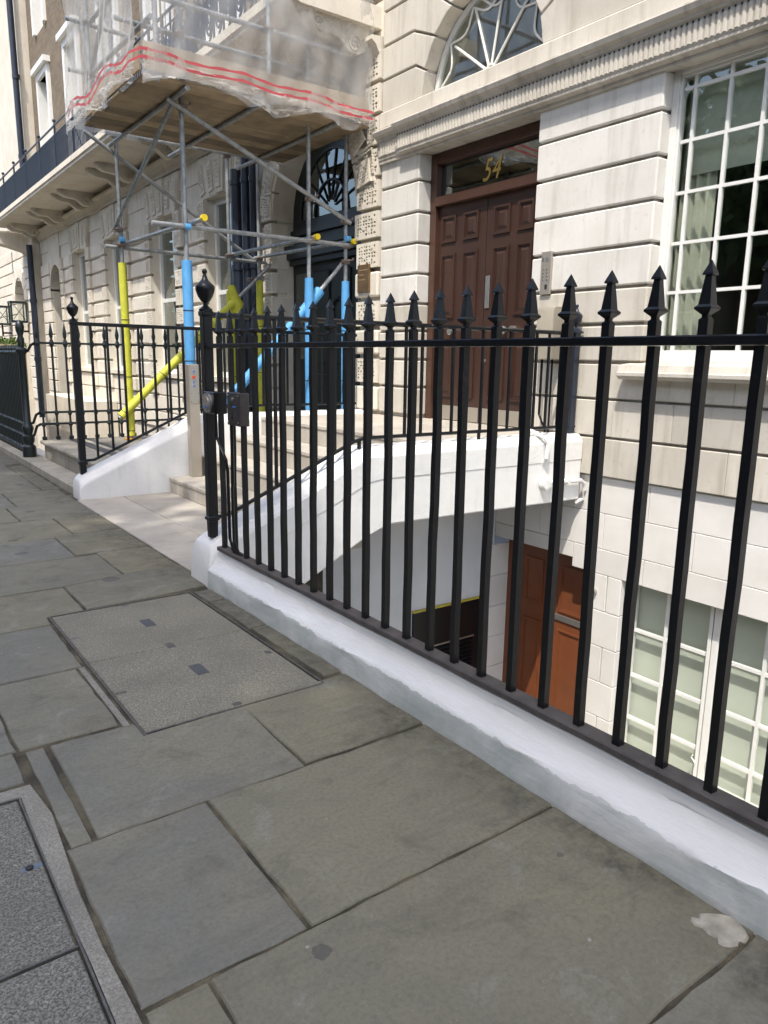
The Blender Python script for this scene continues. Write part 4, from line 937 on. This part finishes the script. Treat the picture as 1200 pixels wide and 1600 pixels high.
# neighbour's spear railing across the forecourt and along the street
def spear2(): return [(.012, 0), (.030, .02), (.030, .05), (.014, .06), (.014, .18), (.034, .21), (.014, .25), (.014, .32), (.030, .36), (.014, .40), (.014, 1.20), (.036, 1.25), (.014, 1.31), (.022, 1.34), (.026, 1.38), (.022, 1.40), (.001, 1.53)]
me_sb = MB().lathe(0, 0, spear2(), 8, .5).mesh('bar', 'dgreen')
nr = thing('forecourt_railing', (3.0, 10.44, .3), 'dark spear-topped railing crossing behind the yellow scaffold sleeves', 'railing')
for z in (.52, .67, 1.555): cb(2.1, 5.2, 10.425, 10.455, .0 + z - .014, z + .014, c=.004).build('rail', 'dgreen', nr)
x = 2.13
while x < 5.2: inst('bar', me_sb, nr, (x, 10.44, .30)); x += .167
for z0, z1 in ((1.44, 1.555), (.52, .67), (.36, .52)): MB().path([(1.98, 10.6, z0), (2.03, 10.56, z0 + .01), (2.06, 10.50, z1 - .03), (2.10, 10.45, z1)], .018, 6).build('scroll_link', 'dgreen', nr)
sn = thing('street_railing', (1.99, 16, .08), 'dense dark green railing along the pavement at the far left', 'railing')
for (z, r) in ((1.44, .024), (.50, .022), (.34, .022), (.17, .022)):
    pts = [(1.99 + .006 * math.sin(i * 1.9), 10.62 + i * .06, z + .006 * math.cos(i * 1.9)) for i in range(330)]
    MB().path(pts, [r * (1 + .18 * math.sin(i * 2.6)) for i in range(330)], 7).build('rope_rail', 'dgreen', sn)
me_s3 = MB().lathe(0, 0, [(.016, 0), (.030, .04), (.016, .08), (.016, 1.36), (.026, 1.40), (.010, 1.44)], 6, .5).mesh('bar', 'dgreen')
for i in range(110): inst('bar', me_s3, sn, (1.99, 10.72 + i * .105, .085))
po = MB().lathe(1.965, 10.6, [(.085, .08), (.085, .22), (.055, .25), (.075, .30), (.075, .36), (.05, .38), (.075, .46), (.06, .50), (.045, .52), (.045, 1.40), (.07, 1.44), (.07, 1.47), (.035, 1.50), (.045, 1.60), (.03, 1.64), (.05, 1.70), (.055, 1.75), (.045, 1.80), (.01, 1.835)], 10, .5)
po.build('corner_post', 'dgreen', sn, smooth=True)
inst('corner_post', bpy.data.objects['corner_post.002'].data if 'corner_post.002' in bpy.data.objects else po.mesh('corner_post', 'dgreen'), sn, WO[sn.name]).location = (0, 5.5, 0)
struct(bx(2.13, 2.3, 10.53, 60, -2.3, .06).build('neighbour_area_wall', 'cream_wall'))
struct(bx(1.862, 2.128, 30.1, 60, -2.3, .08).build('far_kerb_strip', 'kerbstone'))
# basement openings in the neighbour's area
for y0, y1, z1 in ((12.9, 13.5, .0), (17.9, 22.0, .35)):
    m = MB(); m.box(4.6, 5.29, y0, y1, -2.3, z1); m.build('area_block', 'stone_b', hb)
tag(cb(2.6, 4.2, 23.2, 24.2, -2.3, 1.0, c=.02).build('dark_cabinet', 'dgreen'), 'dark cabinet standing behind the street railing at far left', 'cabinet')

# ------------------------------------------------------------------ plain cream house beyond
hc = thing('far_house', (5.6, 36, 0), 'plain cream house with round-arched openings at the far left edge', 'house')
ARC = [(23.05, .62, 3.0), (27.0, .75, 3.0), (31.5, .75, 3.0)]
m = MB(); e3 = [22.3, 22.43, 23.67, 24.75]
m.box(XN + .05, XN + .5, 22.3, 22.43, -2, 4.4); m.box(XN + .05, XN + .5, 23.67, 24.75, -2, 4.4)
m.prism([(22.43, 3.2), (22.43, 4.7), (23.05, 4.7)] + [(23.05 + .62 * math.cos(math.radians(90 + t * 9)), 3.25 + .62 * math.sin(math.radians(90 + t * 9))) for t in range(11)], 'x', XN + .0, XN + .8)
m.prism([(23.05, 4.7), (23.67, 4.7), (23.67, 3.2)] + [(23.05 + .62 * math.cos(math.radians(t * 9)), 3.25 + .62 * math.sin(math.radians(t * 9))) for t in range(11)], 'x', XN + .0, XN + .8)
m.box(XN + .3, XN + .8, 23.67, 23.9, -.5, 3.3); m.box(XN + .3, XN + .8, 22.2, 22.43, -.5, 3.3)
m.build('entrance_arch', 'stone_b', hb); bx(XN + .8, XN + .86, 22.3, 23.8, -.5, 4.2).build('entrance_door', 'dgreen', hb)
for k in range(-1, 11):
    z0 = .30 + .335 * k; cb(XN - .02, XN + .2, 23.69, 24.70, z0 + .015, z0 + .32, c=.014).build('plain_block', 'stone_b', hb)
XC = 5.10
wl_ = MB(); wl_.box(XC + .04, XC + .6, 24.85, 26.25, -2, 5.2); wl_.box(XC + .04, XC + .6, 27.75, 60, -2, 5.2); wl_.box(XC + .04, XC + .6, 26.25, 27.75, 3.75, 5.2); wl_.box(XC + .04, XC + .6, 24.85, 29.5, 5.2, 16); wl_.box(XC + .04, XC + .6, 30.7, 60, 5.2, 16); wl_.box(XC + .04, XC + .6, 29.5, 30.7, 5.2, 6.0); wl_.box(XC + .04, XC + .6, 29.5, 30.7, 9.2, 16)
wl_.box(XC + .04, XC + .6, 24.8, 24.86, -2, 16)
wl_.build('wall', 'stone_b', hc)
bx(XC + .5, XC + .55, 26.2, 27.8, -1, 3.8).build('recess', 'stone_b', hc)
for k in range(14):
    z0 = .0 + .335 * k
    for a, b in ((24.86, 25.5), (25.52, 26.24)) if z0 < 3.4 else ((24.86, 26.4), (26.42, 27.9)): cb(XC, XC + .3, a, b, z0 + .015, z0 + .32, c=.014).build('rusticated_block', 'stone_b', hc)
    for a, b in ((27.76, 29.3), (29.32, 31.0), (31.02, 33)): cb(XC, XC + .3, a, b, z0 + .015, z0 + .32, c=.014).build('rusticated_block', 'stone_b', hc)
for i in range(8):
    a0, a1 = 22.5 * i, 22.5 * (i + 1)
    if i in (): continue
    MB().prism([(27.0 + r * math.cos(math.radians(a)), 3.05 + r * math.sin(math.radians(a))) for r, a in ((.75, a0 + .6), (.75, a1 - .6), (1.15, a1 - .6), (1.15, a0 + .6))], 'x', XC - .03, XC + .3).build('voussoir', 'stone_b', hc, bevel=.01)
f = MB(); f.box(XC - .02, XC + .3, 29.3, 29.5, 6.0, 9.4); f.box(XC - .02, XC + .3, 30.7, 30.9, 6.0, 9.4); f.box(XC - .021, XC + .3, 29.5, 30.7, 9.2, 9.4); fo = f.build('window_surround', 'stone_b', hc); bx(XC + .3, XC + .31, 29.5, 30.7, 6, 9.2).build('pane', 'glass_dark', fo)
dp = MB().path([(5.02, 24.72, -.5), (5.02, 24.72, 4.55)], .085, 10).path([(5.02, 24.72, 5.3), (5.0, 24.74, 12)], .085, 10)
for z in (1.2, 2.9, 6.9, 9.0): dp.path([(5.02, 24.72, z), (5.02, 24.72, z + .12)], .105, 10)
dp.build('downpipe', 'navy', hc, smooth=True)
MB().prism([(XC - .9, 4.62), (XC - .9, 4.75), (XC - .75, 4.95), (XC + .1, 5.0), (XC + .1, 4.3), (XC - .1, 4.45), (XC - .5, 4.55)], 'y', 25.3, 25.9).build('bracket', 'stone_b', hc)
# lanterns on the far railings
def lantern(y, x, label):
    t = thing('wall_lantern', (x, y, 2.35), label, 'lantern', 'lanterns at the far left')
    m = MB(); h = .21
    for sx_ in (-1, 1):
        for sy_ in (-1, 1): m.box(x + sx_ * h - .02, x + sx_ * h + .02, y + sy_ * h - .02, y + sy_ * h + .02, 2.40, 2.98)
    m.box(x - h - .03, x + h + .03, y - h - .03, y + h + .03, 2.94, 3.0); m.box(x - h - .03, x + h + .03, y - h - .03, y + h + .03, 2.36, 2.42)
    m.build('frame', 'dgreen', t); bx(x - h + .01, x + h - .01, y - h + .01, y + h - .01, 2.43, 2.93).build('glazing', 'glass_clear', t)
    d = MB()
    for s in (-1, 1):
        d.path([(x - h - .012, y - s * h * .8, 2.45), (x - h - .012, y + s * h * .8, 2.92)], .010, 4); d.path([(x - s * h * .8, y - h - .012, 2.45), (x + s * h * .8, y - h - .012, 2.92)], .010, 4)
    d.build('lattice', 'dgreen', t); MB().path([(x, y, 2.0), (x, y, 2.36)], .03, 6).path([(x, y, 2.1), (XC + .05, y, 2.1)], .03, 6).build('arm', 'dgreen', t)
lantern(26.1, 4.82, 'right one of two square iron lanterns above the far planter'); lantern(28.9, 4.82, 'left one of two square iron lanterns above the far planter')
pl_ = thing('slatted_planter', (3.2, 20.6, .9), 'slatted pale wooden planter with a clipped green plant at the far left', 'planter')
for i in range(26): cb(2.75 + (i % 2) * .01, 2.79, 18.9 + i * .13, 19.0 + i * .13, .9, 1.62, c=.005).build('slat', 'bamboo', pl_)
for i in range(6): cb(2.80 + i * .13, 2.90 + i * .13, 18.87, 18.90, .9, 1.62, c=.005).build('slat', 'bamboo', pl_)
bx(2.79, 3.6, 18.9, 22.3, .55, 1.5).build('box', 'bamboo', pl_)
lf = MB()
for i in range(2600):
    x, y = rng.uniform(2.7, 3.65), rng.uniform(18.85, 22.4); z = 1.52 + .22 * rng.random() * (1 - abs((x - 3.17) / .6) ** 3) + .05 * math.sin(y * 5); s = .035
    a, b = rng.normal(size=3), rng.normal(size=3); a = a / np.linalg.norm(a) * s; b = b / np.linalg.norm(b) * s; c0 = np.array([x, y, z])
    lf.add([c0 - a, c0 + b, c0 + a, c0 - b], [(0, 1, 2, 3)])
stuff(lf.build('foliage', 'hedge', pl_))

# ------------------------------------------------------------------ scaffolding
sc = thing('scaffold', (4.0, 9.0, .31), 'tube scaffold with boarded deck and pale netting over the neighbour entrance', 'scaffold')
YN, YF = 7.96, 10.06
TR = .0245
def tube(p, q, r=TR, mat='galv', name='tube'): return MB().path([p, q], r, 12).build(name, mat, sc, smooth=True)
def sleeve(p, q, mat, r=.052, label=None):
    p, q = Vector(p), Vector(q); n = 8; pts = [p.lerp(q, i / n) for i in range(n + 1)]
    o = MB().path(pts, [r * (1 + .03 * math.sin(i * 2.1)) for i in range(n + 1)], 14).build('foam_sleeve', mat, sc, smooth=True, label=label)
    d = (q - p).normalized()
    for t in (.03, .35, .68): c_ = p.lerp(q, t); MB().path([c_ - d * .004, c_ + d * .004], r + .003, 14).build('cable_tie', 'rubber', o)
    return o
def clip(p, k=0):
    x, y, z = p; m = MB().cbox(x - .045, x + .045, y - .045, y + .045, z - .03, z + .03, c=.012)
    m.path([(x - .05, y - .05, z), (x + .075, y - .055, z + .02)], .009, 6).path([(x + .05, y + .03, z + .02), (x - .075, y - .05, z - .01)], .008, 6).path([(x + .06, y - .06, z + .03), (x + .075, y - .06, z + .03)], .016, 6)
    return m.build('coupler', 'coupler', sc)
SX = [3.17, 4.68, 5.20]
for x in SX: tube((x, YN, .31), (x, YN, 6.9), name='standard')
for x, zt in ((3.14, 6.9), (4.63, 4.3), (5.09, 4.3)): tube((x, YF, .33), (x, YF, zt), name='standard')
for x, y in [(a, YN) for a in SX] + [(3.14, YF), (4.63, YF), (5.09, YF)]: cb(x - .08, x + .08, y - .08, y + .08, .308, .325, c=.004).build('base_plate', 'pad', sc)
tube((2.79, YN - .055, 2.755), (5.26, YN - .055, 2.765), name='ledger'); tube((3.0, YN - .06, 3.96), (5.23, YN - .06, 3.02), name='brace')
tube((5.22, YN + .05, 2.60), (3.55, YN + .05, .84), name='brace')
tube((2.95, YF + .05, 2.775), (5.25, YF + .05, 2.76), name='ledger'); tube((3.0, YF - .05, 4.10), (5.24, YF - .05, 4.13), name='ledger'); tube((2.78, YF + .06, 4.10), (5.02, YF + .06, 2.79), name='brace')
tube((2.98, YF - .055, .60), (5.22, YF - .055, 2.70), name='brace')
tube((3.11, YN + .04, 3.98), (3.09, YF + .1, 3.0), name='brace')
tube((3.225, 7.60, 2.80), (3.20, YF + .12, 2.825), name='transom'); tube((4.73, 7.86, 2.81), (4.69, YF + .2, 2.83), name='transom'); tube((5.25, 7.86, 2.82), (5.15, YF + .3, 2.84), name='transom')
for x, y in ((3.225, 7.60), (4.73, 7.86), (5.25, 7.86)): MB().path([(x, y - .03, 2.81), (x, y + .02, 2.81)], .034, 14).build('end_cap', 'cap', sc, label='yellow plastic tube end cap')
for x in (3.08, 3.86, 4.83): tube((x, 7.55, 3.985), (x, 10.15, 3.985), name='transom')
for p in ((3.17, YN - .02, 2.76), (4.68, YN - .02, 2.76), (5.20, YN - .02, 2.76), (3.14, YF, 2.80), (4.63, YF, 2.80), (5.09, YF, 2.80), (3.17, YN - .02, 3.92), (4.68, YN - .02, 3.24), (5.17, YN - .02, 3.04), (3.12, YF, 2.98), (5.20, YN, 2.58), (3.14, YF, 4.1), (4.63, YF, 4.1), (5.09, YF, 4.1), (4.95, YF, 2.5)): clip(p)
for p in ((3.17, YN - .06, 2.755), (3.14, YF - .05, 2.86), (5.2, YN - .05, 2.84)): MB().path([(p[0] - .03, p[1], p[2]), (p[0] + .03, p[1], p[2])], .034, 10).build('tape', 'blue', sc)
sleeve((3.17, YN, .8), (3.17, YN, 2.42), 'blue', .056, 'blue foam sleeve on the front corner standard'); sleeve((4.68, YN, .5), (4.68, YN, 2.35), 'blue', .052); sleeve((5.20, YN, .5), (5.20, YN, 2.35), 'blue', .05)
sleeve((4.76, YN + .05, 2.115), (3.58, YN + .05, .87), 'blue', .055, 'blue foam sleeve on the sloping brace'); MB().path([(4.86, YN + .05, 2.22), (4.70, YN + .05, 2.05)], .066, 14).build('foam_collar', 'blue', sc)
sleeve((3.14, YF, .36), (3.14, YF, 2.58), 'yellow', .052, 'yellow foam sleeve on the far corner standard'); sleeve((5.09, YF, .5), (5.09, YF, 2.5), 'yellow', .05); sleeve((4.63, YF, .5), (4.63, YF, 2.33), 'yellow', .055)
sleeve((3.0, YF - .055, .62), (4.66, YF - .055, 2.175), 'yellow', .055, 'yellow foam sleeve on the sloping far brace')
MB().path([(4.63, YF - .03, 2.40), (4.66, YF - .04, 2.25), (4.72, YF - .05, 2.15), (4.70, YF - .05, 2.02)], [.05, .075, .085, .06], 12).build('foam_collar', 'yellow', sc, smooth=True)
# deck of boards running towards the house, each its own
y = 7.58; k = 0
while y < 9.45:
    x0 = 2.64 + random.uniform(-.05, .05); cb(x0, 5.24, y, y + .215, 4.012 + random.uniform(0, .006), 4.05, c=.004).build('board', 'board', sc); y += .226
for z0 in (4.06, ): cb(2.66, 5.22, 7.545, 7.57, z0, z0 + .25, c=.004).build('toe_board', 'ply', sc); cb(2.62, 2.645, 7.6, 9.5, z0, z0 + .22, c=.004).build('toe_board', 'ply', sc)
for x, y in ((2.80, 7.60), (4.0, 7.60), (2.72, 9.55)): tube((x, y, 4.0), (x, y, 6.9), name='standard')
for y, za in ((7.64, 4.74), (7.64, 5.6)): tube((2.62, y, za + .01), (5.25, y, za), name='guard_rail')
tube((2.55, YN + .06, 4.62), (5.2, YN + .06, 4.60), name='guard_rail')
for za in (4.57, 5.09, 5.7): tube((2.76, 7.6, za - .02), (2.74, 9.75, za), name='guard_rail')
tube((2.74, 9.6, 4.55), (2.74, 8.2, 5.6), name='brace'); tube((2.5, 9.58, 5.1), (3.3, 9.58, 5.08), name='guard_rail'); tube((2.5, 9.58, 4.58), (3.3, 9.58, 4.56), name='guard_rail')
for x in (3.05, 4.02, 5.06): MB().path([(x, 7.50, 4.07), (x, 7.72, 4.07)], .026, 12).build('tube_end', 'galv', sc)
for p in ((4.0, 7.62, 4.74), (4.68, YN, 4.45), (2.73, 9.56, 5.1), (2.73, 9.56, 4.58), (3.17, YN, 4.6), (2.80, 7.62, 4.74)): clip(p)
# netting hung round the cage
def net_sheet(P0, P1, ztop, zbot, n=70, m=26, off=None, flare=.0):
    P0, P1 = Vector(P0), Vector(P1); d = (P1 - P0).normalized(); nrm = Vector((d.y, -d.x, 0)); b = MB()
    for i in range(n + 1):
        t = i / n; zb = zbot(t)
        for j in range(m + 1):
            s = j / m; p = P0.lerp(P1, t); z = zb + (ztop - zb) * s
            w = .03 * math.sin(t * 19 + s * 4) + .014 * math.sin(t * 57 - s * 21) + .022 * math.sin(s * 13 + t * 9) + .010 * abs(math.sin(t * 38 + s * 31)) + .008 * math.sin(t * 131 + s * 47)
            w += flare * (1 - s) ** 6
            p = p + nrm * w; b.v.append((p.x, p.y, z))
    for i in range(n):
        for j in range(m):
            a = i * (m + 1) + j; b.f.append((a, a + m + 1, a + m + 2, a + 1))
    return b
nA = net_sheet((2.60, 7.50, 0), (5.22, 7.50, 0), 6.9, lambda t: 3.90 + .13 * abs(math.sin(t * 7.5)) - .10 * max(0, t - .8) * 5 * math.sin(t * 30), 80, 34, flare=.05)
stuff(nA.build('netting', 'net', sc, smooth=True))
nB = net_sheet((2.55, 9.70, 0), (2.58, 7.50, 0), 6.9, lambda t: 3.94 + .08 * abs(math.sin(t * 9)), 70, 30, flare=.06)
stuff(nB.build('netting', 'net', sc, smooth=True))
nC = net_sheet((3.3, 9.74, 0), (2.57, 9.71, 0), 6.9, lambda t: 4.0, 14, 20); stuff(nC.build('netting', 'net', sc, smooth=True))
# second layer of bunched net along the hem
nD = net_sheet((2.60, 7.47, 0), (5.25, 7.46, 0), 4.12, lambda t: 3.86 + .16 * abs(math.sin(t * 5.2 + .4)), 80, 8, flare=.04); stuff(nD.build('net_hem', 'net', sc, smooth=True))
nE = net_sheet((2.53, 9.68, 0), (2.55, 7.48, 0), 4.10, lambda t: 3.90 + .10 * abs(math.sin(t * 6)), 60, 8, flare=.05); stuff(nE.build('net_hem', 'net', sc, smooth=True))
for dz in (0, .07):
    pts = [(2.485, 9.68 - 2.22 * t / 40, 4.08 + dz + .05 * math.sin(t * .30)) for t in range(41)] + [(2.52 + 2.70 * t / 40, 7.425 + .006 * math.sin(t), 4.10 + dz + .015 * math.sin(t * .5) - .06 * (t / 40) ** 3) for t in range(1, 41)]
    b = MB()
    for i, p in enumerate(pts): b.v += [(p[0], p[1], p[2]), (p[0], p[1], p[2] + .026 + .006 * math.sin(i * 1.7))]
    for i in range(len(pts) - 1): b.f.append((2 * i, 2 * i + 2, 2 * i + 3, 2 * i + 1))
    b.build('red_band', 'red', sc, label='red stripe woven along the netting hem')

# ------------------------------------------------------------------ trees and terrace across the road (they shade the pavement and show in the panes)
def tree(x, y, cz, R, label, seed):
    r = np.random.default_rng(seed); t = thing('plane_tree', (x, y, -.01), label, 'tree', 'plane trees across the road')
    m = MB().path([(x, y, -.05), (x + .05, y, 1.5), (x - .05, y + .1, 3.5), (x, y, cz - 2.5), (x, y, cz + 1)], [.38, .30, .26, .2, .08], 10)
    for k in range(9):
        a = k * 2.4; z0 = cz - 3.4 + .35 * k; m.path([(x, y, z0), (x + 1.4 * math.cos(a), y + 1.4 * math.sin(a), z0 + 1.1), (x + 3.2 * math.cos(a), y + 3.2 * math.sin(a), z0 + 2.2)], [.13, .09, .03], 6)
    m.build('trunk', 'bark', t, smooth=True)
    N = int((560 if cz > 10 else 500) * R * R); u = r.normal(size=(N, 3)); u /= np.linalg.norm(u, axis=1)[:, None]
    q = np.sign(u) * np.abs(u) ** .72; q /= np.max(np.abs(q), axis=1)[:, None] * .45 + .55 * np.linalg.norm(q, axis=1)[:, None]   # boxy crown
    rad = R * (r.random(N) ** .45) * (1 + .03 * np.sin(u[:, 0] * 9 + seed) * np.sin(u[:, 2] * 8))
    c = q * rad[:, None] * np.array([1.0, 1.0, .95]) + np.array([x, y, cz])
    a = r.normal(size=(N, 3)); a /= np.linalg.norm(a, axis=1)[:, None]; b = r.normal(size=(N, 3)); b -= (b * a).sum(1)[:, None] * a; b /= np.linalg.norm(b, axis=1)[:, None]
    s = r.uniform(.14, .26, N)[:, None]; a *= s; b *= s * .8
    V = np.stack([c - a, c + b, c + a, c - b], 1).reshape(-1, 3) - np.array([x, y, -.01])
    me = bpy.data.meshes.new('crown'); me.from_pydata(V.tolist(), [], np.arange(4 * N).reshape(N, 4).tolist()); me.materials.append(MAT['leaf'])
    o = bpy.data.objects.new('crown', me); col.objects.link(o); o.parent = t; WO[o.name] = WO[t.name]
# crown edge touches the sun ray that lands on the plinth
TREES = [-10.2, -6.6, -3.0, .6, 4.2, 7.8]
for i, y in enumerate(TREES):
    tree(-9.35, y, 16.4, 3.5, 'tall leafy plane tree across the road, %s of the row' % ('first', 'second', 'third', 'fourth', 'fifth', 'last')[i], 20 + i)
for i, y in enumerate((8.5, 13.5, 18.5)):
    tree(-12.6, y, 6.9, 3.3, 'smaller round tree before the terrace across the road, %s one' % ('near', 'middle', 'far')[i], 60 + i)
ot = thing('opposite_terrace', (-17, 15, 0), 'brown brick terrace across the road behind the trees', 'house')
bx(-22, -15.6, -40, 70, 0, 8.5).build('wall', 'brick', ot)
for i in range(22):
    for z in (1.2, 4.9):
        y = -32 + i * 4.4; w = cb(-15.61, -15.52, y, y + 1.3, z, z + 2.2, c=.02).build('window', 'white_wood', ot); bx(-15.52, -15.505, y + .1, y + 1.2, z + .1, z + 2.1).build('pane', 'glass_dark', w)
